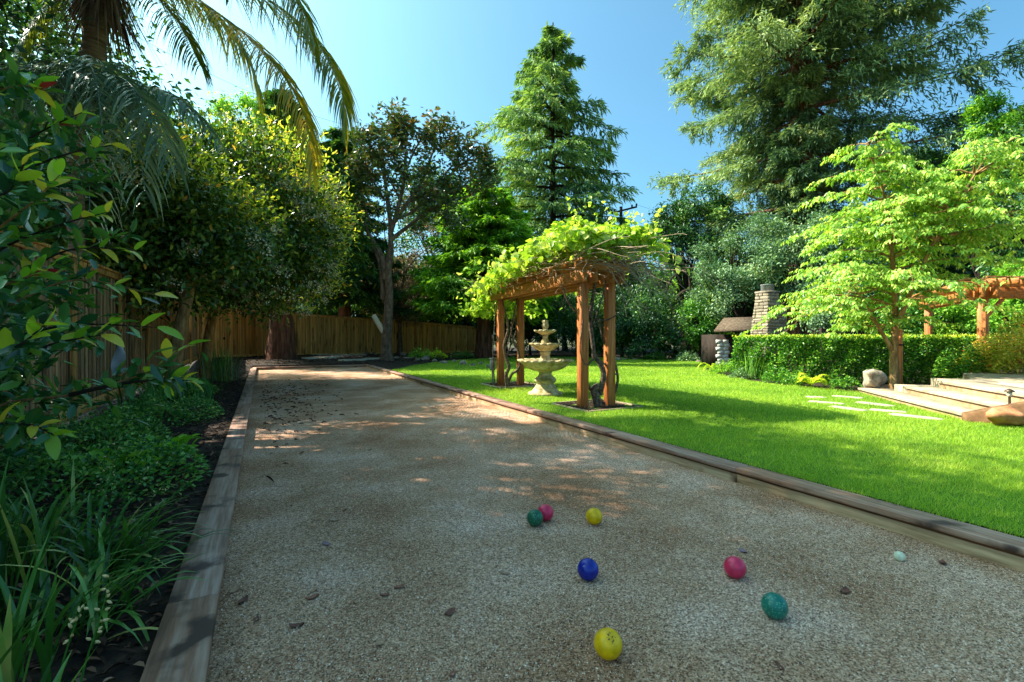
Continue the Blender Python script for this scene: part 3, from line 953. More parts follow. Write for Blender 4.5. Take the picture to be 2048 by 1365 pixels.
def flat_litter(name, x, y, z, size, mat, label, seed=0, tilt=0.35):
    n = len(x)
    P = np.stack([x, y, z], -1)
    a = rng.random(n) * 2 * PI
    D = np.stack([np.cos(a), np.sin(a), rng.normal(0, tilt, n)], -1)
    Nn = np.stack([rng.normal(0, tilt, n), rng.normal(0, tilt, n), np.ones(n)], -1)
    V, Fc, k = leaves(P, D, Nn, size * rng.uniform(0.6, 1.5, n), size * rng.uniform(0.2, 0.5, n), 1, droop=0.12, fold=0.3)
    o = part(name, (V, Fc), mat, rnd=np.repeat(rng.random(n), k))
    tag(o, label, 'leaf litter', kind='stuff')
    return o


# dark pods and needles strewn along the shaded side of the court
n = 520
px = rng.normal(560, 46, n); py = 757 + rng.gamma(2.0, 26, n)
pts = np.array([gp(a, b, 0.02) for a, b in zip(px, py)])
k = (pts[:, 0] > 0.0) & (pts[:, 0] < 3.3) & (pts[:, 1] < 19.7) & (pts[:, 1] > 2)
pts = pts[k]
flat_litter('leaf_litter', pts[:, 0], pts[:, 1], courtz1(pts[:, 0], pts[:, 1]) + 0.004, 0.075, M['litter'], 'dark dry pods and needles strewn over the shaded court side')
# litter on the soil
x = rng.uniform(-2.25, -0.38, 9000); y = 1.0 + 22.5 * rng.random(9000) ** 1.9
flat_litter('leaf_litter', x, y, bedz(x, y) + 0.014, 0.052, M['litter'], 'brown dead leaves and bark covering the side planting bed')
x = rng.uniform(-2, 12, 3000); y = rng.uniform(20.3, 30, 3000)
k = (y < 24.0 + (x + 2.2) * 0.46) & ~inpoly(x, y, LAWN)
flat_litter('leaf_litter', x[k], y[k], bedz(x[k], y[k]) + 0.012, 0.11, M['litter'], 'brown litter under the trees along the back fence')

# ------------------------------------------------------------------ arbor
AU = unit(np.array([0.097, 0.995, 0])); AV = np.array([AU[1], -AU[0], 0])
A0 = np.array([4.54, 6.26, 0.0])


def ap(u, v, z):
    return A0 + AU * u + AV * v + np.array([0, 0, z])


UL, VD = 3.72, 0.50
arb = thing('garden_arbor', (A0[0], A0[1], 0.1), 'red-brown timber arbor on four posts straddling the stone fountain', 'arbor')
for (u, v) in ((0, 0), (0, VD), (UL, 0), (UL, VD)):
    p = ap(u, v, 0)
    z0 = 0.06
    V, Fc = boxm(0.142, 0.142, 2.16 - z0, 0.01)
    V = V[:, :1] * AV + V[:, 1:2] * AU + V[:, 2:3] * np.array([0, 0, 1]) + np.array([p[0], p[1], z0])
    post = part('post', (V, Fc), M['redwood_stain'], arb)
    # base trim
# long beams on both sides of the posts (2 x 8), notched ends suggested by bevel
for v, s in ((0, -1), (VD, 1)):
    part('long_beam', beam(ap(-0.26, v + s * 0.098, 2.19), ap(UL + 0.36, v + s * 0.098, 2.19), 0.05, 0.20, 0.008), M['redwood_beam'], arb)
    part('long_beam', beam(ap(-0.26, v - s * 0.098, 2.19), ap(UL + 0.36, v - s * 0.098, 2.19), 0.05, 0.20, 0.008), M['redwood_beam'], arb)
for i in range(10):
    u = -0.18 + i * (UL + 0.46) / 9
    part('rafter', beam(ap(u, -0.24, 2.352), ap(u, VD + 0.24, 2.352), 0.045, 0.12, 0.008), M['redwood_beam'], arb)
for i in range(5):
    v = -0.16 + i * (VD + 0.32) / 4
    part('lath', beam(ap(-0.3, v, 2.435), ap(UL + 0.42, v, 2.435), 0.035, 0.04, 0.004), M['redwood_beam'], arb)

# planter squares
for bi, (a, b) in enumerate(BOXES):
    cxy = ((a[0] + b[0]) / 2, (a[1] + b[1]) / 2)
    t = thing('planting_square', (cxy[0], cxy[1], 0.1), ['thin edged mulch square around the arbor posts next to the twisted vine stump', 'thin edged mulch square around the arbor posts farther down the court'][bi], 'planter')
    zt = 0.135
    for (p, q) in ((a, (b[0], a[1])), ((b[0], a[1]), b), (b, (a[0], b[1])), ((a[0], b[1]), a)):
        dd = unit(np.array([q[0] - p[0], q[1] - p[1]]))
        part('edge_board', beam((p[0] + dd[0] * 0.013, p[1] + dd[1] * 0.013, 0.095), (q[0] - dd[0] * 0.013, q[1] - dd[1] * 0.013, 0.095), 0.024, 0.085, 0.003), M['panel_white'] if bi == 9 else M['twig'], t)
    xs_ = np.linspace(a[0] + 0.02, b[0] - 0.02, 14); ys_ = np.linspace(a[1] + 0.02, b[1] - 0.02, 14)
    part('mulch', gridsheet(xs_, ys_, lambda X, Y: 0.118 + wob(X * 3, Y * 3, 0.012)), M['soil'], t)
    n = 260
    x = rng.uniform(a[0] + 0.03, b[0] - 0.03, n); y = rng.uniform(a[1] + 0.03, b[1] - 0.03, n)
    D = np.stack([rng.normal(size=n), rng.normal(size=n), rng.normal(0, 0.3, n)], -1)
    leaf_part('bark_chips', np.stack([x, y, np.full(n, 0.13)], -1), D, np.array([[0.1, 0, 1.0]]) + rng.normal(0, 0.3, (n, 3)), rng.uniform(0.03, 0.07, n), 0.02, M['litter'], t)

# ------------------------------------------------------------------ grape vine
vine = thing('grape_vine', tuple(ap(0.05, 0.35, 0.11)), 'lime green grape vine sprawling over the arbor roof with bare tangled canes', 'vine')
canes = []
d0 = 7.75


def pxcane(pts, r0, r1, n=16, dd=d0):
    P = np.array([at(p[0], p[1], p[2] if len(p) > 2 else dd) for p in pts])
    canes.append(tube(smooth_path(P, n), np.linspace(r0, r1, n), 7))


# gnarled stump and loops by the two near posts
pxcane([(1196, 812), (1192, 795), (1188, 780), (1198, 772)], 0.075, 0.055, 10, 7.7)
pxcane([(1198, 790), (1204, 770), (1207, 745), (1198, 725), (1188, 712), (1186, 690), (1181, 650), (1183, 615), (1190, 570), (1196, 545)], 0.05, 0.026, 24, 7.75)
pxcane([(1192, 790), (1178, 775), (1171, 755), (1172, 738), (1180, 725), (1192, 715)], 0.026, 0.016, 18, 7.7)
pxcane([(1196, 800), (1210, 806), (1226, 792), (1234, 770), (1235, 750), (1228, 720), (1218, 700), (1206, 680), (1200, 650), (1192, 620)], 0.028, 0.014, 26, 7.85)
pxcane([(1186, 700), (1198, 720), (1218, 735), (1232, 750)], 0.018, 0.012, 12, 7.8)
pxcane([(1192, 640), (1215, 640), (1240, 625), (1262, 600)], 0.016, 0.008, 12, 7.7)
pxcane([(1184, 640), (1172, 610), (1165, 585), (1160, 560)], 0.015, 0.01, 12, 7.7)
pxcane([(1186, 650), (1196, 620), (1206, 590), (1212, 560)], 0.012, 0.008, 12, 7.7)
pxcane([(1158, 632), (1140, 610), (1130, 590), (1124, 570)], 0.02, 0.012, 12, 7.9)
pxcane([(1166, 640), (1160, 700), (1172, 730), (1190, 715)], 0.010, 0.009, 12, 7.55)
near_canes = canes
canes = []
# the pair of posts down the court
pxcane([(1015, 772), (1012, 750), (1018, 735), (1012, 715), (1008, 690), (1016, 660), (1012, 630), (1004, 600)], 0.05, 0.018, 24, 10.6)
pxcane([(1015, 768), (1024, 748), (1034, 742), (1040, 728), (1036, 700), (1026, 680), (1022, 655), (1030, 620), (1034, 595)], 0.035, 0.014, 24, 10.8)
pxcane([(1010, 720), (1022, 690), (1032, 660), (1028, 620)], 0.016, 0.01, 14, 10.7)
pxcane([(1008, 705), (1018, 680), (1028, 640), (1038, 600)], 0.012, 0.008, 14, 10.7)
pxcane([(989, 772), (986, 700), (990, 640), (988, 600)], 0.014, 0.01, 14, 10.7)
part('trunk', cat(near_canes), M['bark_vine'], vine, smooth=True)
part('trunk', cat(canes), M['bark_vine'], vine, smooth=True)

# tangled bare canes along the roof edge and at the open end
tw = []


def cane_world(p, d, L, r, sag, n=9, wig=0.05):
    t = np.linspace(0, 1, n)[:, None]
    P = np.array(p) + np.array(d) * L * t + np.array([0, 0, -1]) * sag * L * t ** 2
    ph = rng.random(3) * 6.28
    P = P + wig * L * np.stack([np.sin(t[:, 0] * 5 + ph[0]), np.sin(t[:, 0] * 6 + ph[1]), np.sin(t[:, 0] * 4 + ph[2])], -1) * t
    tw.append(tube(P, np.linspace(r, r * 0.45, n), 4))


for i in range(330):                                   # thatch of canes lying on the rafters
    u = rng.uniform(-0.6, UL + 0.7); v = rng.uniform(-0.5, VD + 0.5)
    a = rng.normal(0, 0.45)
    dr = AU * math.cos(a) * rng.choice([-1, 1]) + AV * math.sin(a)
    cane_world(ap(u, v, rng.uniform(2.30, 2.55)), unit(dr + np.array([0, 0, rng.normal(0.0, 0.1)])), rng.uniform(0.5, 1.3), rng.uniform(0.004, 0.009), rng.uniform(0, 0.25))
for i in range(85):                                   # spray of bare canes hanging out at the near end
    u = rng.uniform(-0.75, 0.15); v = rng.uniform(-0.1, VD + 0.7)
    dr = -AU * rng.uniform(0.2, 0.9) + AV * rng.uniform(0.0, 1.1) + np.array([0, 0, rng.uniform(-0.5, 0.25)])
    cane_world(ap(u, v, rng.uniform(2.3, 2.75)), unit(dr), rng.uniform(0.35, 1.0), rng.uniform(0.004, 0.007), rng.uniform(0.2, 0.9))
for i in range(40):                                   # thin canes hanging under the beams
    u = rng.uniform(-0.3, UL + 0.2); v = rng.uniform(-0.15, VD + 0.15)
    dr = AU * rng.normal(0, 0.5) + AV * rng.normal(0, 0.4) + np.array([0, 0, -1])
    cane_world(ap(u, v, 2.2), unit(dr), rng.uniform(0.2, 0.6), rng.uniform(0.003, 0.005), 0.0)
for (pts, dd) in (([(1262, 500), (1300, 560), (1325, 592)], 7.0), ([(1258, 505), (1280, 560), (1278, 600), (1310, 636)], 7.0), ([(1240, 510), (1300, 580), (1346, 580)], 7.0), ([(1222, 540), (1250, 600), (1258, 601)], 7.0), ([(1170, 560), (1200, 520), (1252, 552)], 7.1), ([(1100, 545), (1122, 570), (1135, 584)], 7.6)):
    P = np.array([at(a, b, dd) for a, b in pts])
    tw.append(tube(smooth_path(P, 12), np.linspace(0.007, 0.004, 12), 4))
part('bare_canes', cat(tw), M['twig'], vine, kind='stuff')

# leaf mass: layered over the roof, higher in the middle and over the near end, drooping at the far end
n = 10500
u = rng.uniform(-0.72, UL + 1.0, n)
v = rng.normal(VD / 2, 0.46, n)
lump = 0.5 + 0.5 * np.sin(u * 3.1 + 0.5) * np.cos(v * 4 + u)
topz = 2.52 + 0.42 * np.exp(-((u - 0.5) / 1.5) ** 2) + 0.22 * lump - 0.55 * sst(UL + 0.2, UL + 1.0, u)
topz = topz - 0.42 * np.clip(abs(v - VD / 2) - 0.40, 0, 1)
zz = topz - np.abs(rng.normal(0, 0.13, n)) * (1 + 1.1 * sst(UL, UL + 1, u))
k = (zz > 2.24) | (u > UL + 0.45) | (u < -0.55)
k &= ~((u < -0.35) & (zz < 2.45) & (rng.random(n) < 0.75))
k &= zz > 1.75
u, v, zz = u[k], v[k], zz[k]
P = A0 + u[:, None] * AU + v[:, None] * AV + np.stack([np.zeros_like(u), np.zeros_like(u), zz], -1)
n = len(P)
D = rdir(n) * 0.8 + np.array([0, 0, -0.35])
Nn = np.array([0, 0, 0.8]) + rdir(n) * 0.7
leaf_part('foliage', P, D, Nn, rng.uniform(0.07, 0.135, n), rng.uniform(0.075, 0.13, n), M['vine'], vine, kind=1, droop=0.15, fold=0.12)
# upright shoots with leaves at intervals
PP, DD, shoots = [], [], []
for i in range(46):
    uu = rng.uniform(-0.9, UL + 0.8); vv = rng.uniform(-0.3, VD + 0.4)
    b = ap(uu, vv, 2.55 + 0.35 * math.exp(-((uu - 0.5) / 1.5) ** 2))
    L_ = rng.uniform(0.25, 0.62)
    t = np.linspace(0, 1, 7)[:, None]
    dr = unit(np.array([rng.normal(0, 0.3), rng.normal(0, 0.3), 1.0]))
    pts = b + dr * L_ * t + np.array([rng.normal(0, 0.12), rng.normal(0, 0.12), -0.03]) * t ** 2
    shoots.append(tube(pts, np.linspace(0.004, 0.0015, 7), 4))
    for q in range(1, 7):
        for _ in range(2):
            PP.append(pts[q]); DD.append(rdir(1)[0] + np.array([0, 0, 0.15]))
part('shoots', cat(shoots), M['reed'], vine, kind='stuff')
PP, DD = np.array(PP), np.array(DD)
leaf_part('young_leaves', PP, DD, rdir(len(PP)) + np.array([0, 0, 0.8]), rng.uniform(0.045, 0.085, len(PP)), rng.uniform(0.045, 0.08, len(PP)), M['vine'], vine, kind=1, rnd=rng.uniform(0.4, 1, len(PP)))

# small grey service box at the far pair of posts
bx = gp(985, 771, 0.11)
t = thing('service_box', (bx[0], bx[1], 0.1), 'small pale grey utility box on a stake beside the arbor post', 'utility box')
part('stake', beam((bx[0], bx[1], 0.05), (bx[0], bx[1], 0.5), 0.03, 0.03, 0.003), M['metal_grey'], t)
V, Fc = boxm(0.11, 0.08, 0.26, 0.012)
hsg = part('housing', (V + np.array([bx[0], bx[1], 0.46]), Fc), M['metal_grey'], t)
V, Fc = boxm(0.125, 0.095, 0.03, 0.008)
part('lid', (V + np.array([bx[0], bx[1], 0.72]), Fc), M['metal_grey'], hsg)

# ------------------------------------------------------------------ fountain
FC = np.array([4.97, 8.10])


def lathe(prof, ns=72, scal=None, c=FC, nscal=16, twist=0.0):
    """prof: list of (r, z, scallop weight)"""
    V, Fc = [], []
    ph = np.linspace(0, 2 * PI, ns, endpoint=False)
    for (r, z, w) in prof:
        k_ = np.abs(np.cos(ph * nscal / 2 + twist))
        rr = r * (1 + w * (k_ - 0.5))
        zz = z + w * 0.35 * r * (k_ - 0.5)
        V.append(np.stack([c[0] + rr * np.cos(ph), c[1] + rr * np.sin(ph), zz], -1))
    m_ = len(prof)
    V = np.concatenate(V)
    i = np.arange(m_ - 1)[:, None] * ns
    j = np.arange(ns)[None, :]
    Fc = np.stack([i + j, i + (j + 1) % ns, i + ns + (j + 1) % ns, i + ns + j], -1).reshape(-1, 4)
    return V, Fc


zg = float(lawnz(FC[0], FC[1]))
fo = thing('stone_fountain', (FC[0], FC[1], zg - 0.02), 'three-tiered carved stone fountain with scalloped bowls under the arbor', 'fountain')
B = zg - 0.01
part('base', lathe([(0.001, B, 0), (0.34, B, 0), (0.345, B + 0.035, 0), (0.33, B + 0.06, 0), (0.27, B + 0.075, 0), (0.245, B + 0.11, 0.0), (0.225, B + 0.14, 0)]), M['fountain'], fo, smooth=True)
part('pedestal', lathe([(0.225, B + 0.13, 0.02), (0.20, B + 0.17, 0.05), (0.17, B + 0.215, 0.06), (0.17, B + 0.24, 0.02), (0.20, B + 0.26, 0), (0.215, B + 0.29, 0.03), (0.205, B + 0.325, 0.05), (0.16, B + 0.36, 0.06), (0.125, B + 0.40, 0.06), (0.125, B + 0.44, 0.05), (0.15, B + 0.475, 0.02)]), M['fountain'], fo, smooth=True)
bowl = part('large_bowl', lathe([(0.15, B + 0.47, 0), (0.24, B + 0.485, 0.02), (0.34, B + 0.52, 0.035), (0.41, B + 0.565, 0.04), (0.45, B + 0.615, 0.045), (0.465, B + 0.64, 0.05)], nscal=20), M['fountain'], fo, smooth=True)
part('rim', lathe([(0.455, B + 0.632, 0.05), (0.50, B + 0.64, 0.07), (0.535, B + 0.665, 0.09), (0.53, B + 0.695, 0.09), (0.49, B + 0.70, 0.07), (0.455, B + 0.69, 0.04), (0.42, B + 0.64, 0.0), (0.3, B + 0.58, 0), (0.1, B + 0.56, 0)], ns=160, nscal=20), M['fountain'], bowl, smooth=True)
part('stem', lathe([(0.12, B + 0.55, 0), (0.15, B + 0.60, 0.06), (0.14, B + 0.66, 0.08), (0.10, B + 0.72, 0.1), (0.085, B + 0.78, 0.1), (0.10, B + 0.835, 0.06), (0.115, B + 0.85, 0), (0.09, B + 0.865, 0)], nscal=12), M['fountain'], fo, smooth=True)
mb = part('middle_bowl', lathe([(0.08, B + 0.86, 0), (0.14, B + 0.88, 0.05), (0.21, B + 0.925, 0.08), (0.26, B + 0.97, 0.1)], ns=120, nscal=14), M['fountain'], fo, smooth=True)
part('rim', lathe([(0.255, B + 0.966, 0.1), (0.30, B + 0.985, 0.14), (0.305, B + 1.015, 0.15), (0.28, B + 1.025, 0.12), (0.25, B + 1.0, 0.05), (0.05, B + 0.96, 0)], ns=140, nscal=14), M['fountain'], mb, smooth=True)
part('stem', lathe([(0.055, B + 0.95, 0), (0.085, B + 1.02, 0.06), (0.08, B + 1.06, 0.08), (0.055, B + 1.10, 0.1), (0.05, B + 1.14, 0.08), (0.065, B + 1.175, 0.03), (0.05, B + 1.185, 0)], nscal=10), M['fountain'], fo, smooth=True)
sb = part('small_bowl', lathe([(0.05, B + 1.18, 0), (0.10, B + 1.20, 0.05), (0.17, B + 1.235, 0.08)], ns=96, nscal=12), M['fountain'], fo, smooth=True)
part('rim', lathe([(0.168, B + 1.232, 0.08), (0.205, B + 1.25, 0.12), (0.215, B + 1.275, 0.13), (0.19, B + 1.285, 0.1), (0.16, B + 1.265, 0.05), (0.04, B + 1.235, 0)], ns=120, nscal=12), M['fountain'], sb, smooth=True)
part('finial', lathe([(0.04, B + 1.23, 0), (0.065, B + 1.275, 0.06), (0.045, B + 1.305, 0.05), (0.06, B + 1.335, 0.1), (0.068, B + 1.375, 0.15), (0.05, B + 1.415, 0.15), (0.058, B + 1.44, 0.2), (0.052, B + 1.475, 0.25), (0.002, B + 1.47, 0)], ns=60, nscal=8), M['fountain'], fo, smooth=True)

# ------------------------------------------------------------------ patio, steps, hedge side
E2 = np.array([0.717, 0.697]); S2 = np.array([0.697, -0.717])
C0 = np.array([8.38, 2.92])


def prism(poly, z0, z1, bev=0.01):
    poly = np.array(poly, float)
    area = 0.5 * np.sum(poly[:, 0] * np.roll(poly[:, 1], -1) - np.roll(poly[:, 0], -1) * poly[:, 1])
    if area < 0: poly = poly[::-1]
    c = poly.mean(0)
    ins = poly + unit(c - poly) * bev
    n = len(poly)
    V = [[p[0], p[1], z0] for p in poly] + [[p[0], p[1], z1 - bev] for p in poly] + [[p[0], p[1], z1] for p in ins]
    Fc = []
    for k_ in range(2):
        for i in range(n):
            j = (i + 1) % n
            Fc.append([k_ * n + i, k_ * n + j, (k_ + 1) * n + j, (k_ + 1) * n + i])
    Fc.append([2 * n + i for i in range(n)])
    return np.array(V), Fc


q = lambda e, s: C0 + E2 * e + S2 * s
steps = thing('garden_steps', (C0[0], C0[1], 0.1), 'broad sandy concrete steps rising from the lawn to the patio', 'steps')
for (e0, e1, s0, s0b, s1, zt) in ((0.0, 3.45, 0.0, -0.12, 0.46, 0.205), (0.02, 2.55, 0.33, 0.33, 0.86, 0.338), (0.04, 2.35, 0.72, 0.72, 1.30, 0.468)):
    part('riser', prism([q(e0 + 0.01, s0 + 0.03), q(e1 - 0.01, s0b + 0.03), q(e1 - 0.01, s1), q(e0 + 0.01, s1)], 0.0, zt - 0.042, 0.002), M['riser'], steps)
    part('tread', prism([q(e0, s0), q(e1, s0b), q(e1, s1 - 0.005), q(e0, s1 - 0.005)], zt - 0.04, zt, 0.006), M['concrete'], steps)
# low side kerbs stepping with the treads (hedge side) and sloped cheek wall (lawn side)
part('side_kerb', prism([q(2.57, 0.335), q(3.0, 0.335), q(3.0, 1.0), q(2.57, 1.0)], 0.0, 0.33), M['concrete'], steps)
part('side_kerb', prism([q(2.37, 0.86), q(2.9, 0.86), q(2.9, 1.6), q(2.37, 1.6)], 0.0, 0.47), M['concrete'], steps)
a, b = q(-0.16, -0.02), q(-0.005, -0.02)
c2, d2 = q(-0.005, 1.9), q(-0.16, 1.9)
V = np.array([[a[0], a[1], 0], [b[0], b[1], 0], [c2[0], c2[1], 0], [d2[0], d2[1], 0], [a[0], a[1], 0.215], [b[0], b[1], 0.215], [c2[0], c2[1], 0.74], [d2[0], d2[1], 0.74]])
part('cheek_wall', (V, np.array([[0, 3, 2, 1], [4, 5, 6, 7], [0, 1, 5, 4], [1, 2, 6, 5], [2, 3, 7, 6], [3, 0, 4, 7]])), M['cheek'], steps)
pat = part('patio', prism([q(0.06, 1.28), q(2.34, 1.28), q(5.2, 2.4), q(8.5, 5.5), q(8.5, 9), q(0.06, 9)], 0.0, 0.452), M['concrete'])
tag(pat, 'pale sandy concrete patio above the steps', 'patio', kind='structure')

# rocks
def rock(name, c, size, label, mat, seed, group=None, catg='rock', rz=0.0, cuts=(15, 0.5, 0.86)):
    r = np.random.default_rng(seed)
    nu, nv = 22, 13
    th = np.linspace(0.1, PI - 0.05, nv); ph = np.linspace(0, 2 * PI, nu, endpoint=False)
    T, Ph = np.meshgrid(th, ph, indexing='ij')
    D = np.stack([np.sin(T) * np.cos(Ph), np.sin(T) * np.sin(Ph), np.cos(T)], -1)
    rad = np.ones(T.shape)
    for _ in range(cuts[0]):                              # flat facets
        nrm = unit(r.normal(size=3)); cut = r.uniform(cuts[1], cuts[2])
        dt = D @ nrm
        rad = np.where(dt * rad > cut, cut / np.maximum(dt, 1e-3), rad)
    rad = rad * (1 + r.normal(0, 0.02, T.shape))
    V = (D * rad[..., None] * np.array(size) / 2).reshape(-1, 3)
    V[:, 2] += size[2] * 0.36
    V = np.concatenate([V, [[0, 0, V[:nu, 2].mean() + 0.01 * size[2]]]])
    Fc = [[i * nu + j, (i + 1) * nu + j, (i + 1) * nu + (j + 1) % nu, i * nu + (j + 1) % nu] for i in range(nv - 1) for j in range(nu)]
    Fc += [[len(V) - 1, j, (j + 1) % nu] for j in range(nu)]
    o = link(name, mesh_np(name, V, Fc, smooth=False), mat, None, c)
    o.rotation_euler = (0, 0, rz)
    tag(o, label, catg, group)
    return o


p = gp(1745, 784, 0.12)
rock('boulder', (p[0], p[1], 0.10), (0.68, 0.55, 0.56), 'pale tilted boulder between the hedge and the patio steps', M['boulder'], 5, cuts=(11, 0.42, 0.7))
p = gp(2030, 855, 0.12)
rock('boulder', (p[0] + 0.12, p[1] + 0.1, 0.08), (0.66, 0.52, 0.34), 'low reddish tan boulder beside the path light', M['rock_red'], 9, cuts=(13, 0.45, 0.75))

# path light
p = at(2019, 838, 6.35)
pl = thing('path_light', (p[0], p[1], 0.08), 'small bronze path light on a stem near the steps', 'path light')
zt = at(2019, 778, 6.35)[2]
part('stem', tube(np.array([[p[0], p[1], 0.05], [p[0], p[1], 0.2], [p[0], p[1], zt - 0.09]]), 0.014, 10), M['metal_dark'], pl, smooth=True)
part('lamp_glass', lathe([(0.017, zt - 0.10, 0), (0.028, zt - 0.085, 0), (0.028, zt - 0.035, 0), (0.01, zt - 0.03, 0)], ns=20, c=p[:2]), M['lens'], pl, smooth=True)
part('cap', lathe([(0.052, zt - 0.04, 0), (0.055, zt - 0.033, 0), (0.03, zt - 0.012, 0), (0.012, zt - 0.002, 0), (0.001, zt, 0)], ns=24, c=p[:2]), M['metal_dark'], pl, smooth=True)

# mulch on the slope left of the steps
n = 2600
px = rng.uniform(1585, 1760, n); py = rng.uniform(778, 795, n)
pts = np.array([gp(a_, b_, 0.14) for a_, b_ in zip(px, py)])
k = ~inpoly(pts[:, 0], pts[:, 1], LAWN)
pts = pts[k]
flat_litter('bark_mulch', pts[:, 0], pts[:, 1], bedz(pts[:, 0], pts[:, 1]) + 0.02, 0.07, M['bark_mulch'], 'reddish bark mulch under the hedge next to the boulder')

# ------------------------------------------------------------------ foliage builders
def clumps(ells, ncl, shell=0.55, zmin=None):
    ells = np.array(ells, float)
    vol = ells[:, 3] * ells[:, 4] * ells[:, 5]
    idx = rng.choice(len(ells), ncl, p=vol / vol.sum())
    dirs = rdir(ncl)
    r = shell + (1 - shell) * rng.random(ncl) ** 0.7
    C = ells[idx, :3] + dirs * ells[idx, 3:6] * r[:, None]
    if zmin is not None:
        keep = C[:, 2] > zmin
        C, dirs = C[keep], dirs[keep]
    return C, dirs


def limb(a, b, r0, r1, n=9, bend=0.12, sides=6, up=0.15):
    a, b = np.array(a, float), np.array(b, float)
    L = np.linalg.norm(b - a)
    t = np.linspace(0, 1, n)[:, None]
    side = unit(np.cross(b - a, rng.normal(size=3)))
    P = a + (b - a) * t + side * bend * L * np.sin(PI * t) * rng.uniform(0.3, 1) + np.array([0, 0, up * L]) * (np.sin(PI * t) * (1 - t))
    return tube(P, r0 + (r1 - r0) * np.linspace(0, 1, n) ** 0.8, sides)


def flared_trunk(base, top, r0, r1, n=14, sides=14, flare=0.45, lump=0.08):
    base, top = np.array(base, float), np.array(top, float)
    t = np.linspace(0, 1, n)
    P = base + (top - base) * t[:, None]
    L = np.linalg.norm(top - base)
    rad = (r0 + (r1 - r0) * t) * (1 + flare * np.exp(-t * L / (1.6 * r0 + 0.05)))
    V, Fc = tube(P, rad, sides)
    V = V.reshape(n, sides, 3)
    ang = np.arange(sides)
    rib = 1 + lump * np.sin(ang * 2.4 + 1)[None, :] * np.exp(-t * 0.6)[:, None] + lump * 0.5 * rng.normal(size=(n, sides))
    V = P[:, None, :] + (V - P[:, None, :]) * rib[..., None]
    return V.reshape(-1, 3), Fc


def broad_tree(name, base, ells, label, mat, nleaf, size, ncl=90, cr=0.55, trunk_r=0.18, bark='bark_dark', shell=0.55, aspect=0.5, fork=0.35, ncl_limb=26, kind=0, droop=0.1, group=None, cat_='tree', outward=0.7, zmin=None, stems=None, rnd_bias=0.0, trunk_name='trunk'):
    base = np.array(base, float)
    t = thing(name, tuple(base), label, cat_, group)
    C, dirs = clumps(ells, ncl, shell, zmin)
    ec = np.array(ells)[:, :3].mean(0)
    tubes = []
    cz = ec[2]
    fk = base + np.array([(ec[0] - base[0]) * 0.3, (ec[1] - base[1]) * 0.3, (cz - base[2]) * fork * 1.6])
    tubes.append(flared_trunk(base - np.array([0, 0, 0.1]), fk, trunk_r, trunk_r * 0.75, 10, 10))
    sel = rng.choice(len(C), min(ncl_limb, len(C)), replace=False)
    for i in sel:
        st = base + (fk - base) * rng.uniform(0.6, 1.0)
        tubes.append(limb(st, C[i], trunk_r * rng.uniform(0.3, 0.55), 0.015, 9, 0.14))
    part(trunk_name, cat(tubes), M[bark], t, smooth=True)
    w = rng.uniform(0.5, 1.5, len(C))
    idx = rng.choice(len(C), nleaf, p=w / w.sum())
    off = rng.normal(size=(nleaf, 3)) * cr * np.array([0.5, 0.5, 0.38])
    P = C[idx] + off
    D = unit(dirs[idx] * outward + rdir(nleaf) * 0.9 + np.array([0, 0, -0.15]))
    Nn = unit(np.array([0, 0, 0.7]) + dirs[idx] * 0.4 + rdir(nleaf) * 0.7)
    ctint = rng.normal(0, 0.16, len(C))
    r = np.clip(rng.normal(0.45 + rnd_bias, 0.22, nleaf) + ctint[idx], 0, 1)
    leaf_part('crown', P, D, Nn, size * rng.uniform(0.65, 1.35, nleaf), size * aspect * rng.uniform(0.7, 1.3, nleaf), mat, t, kind=kind, droop=droop, rnd=r)
    return t


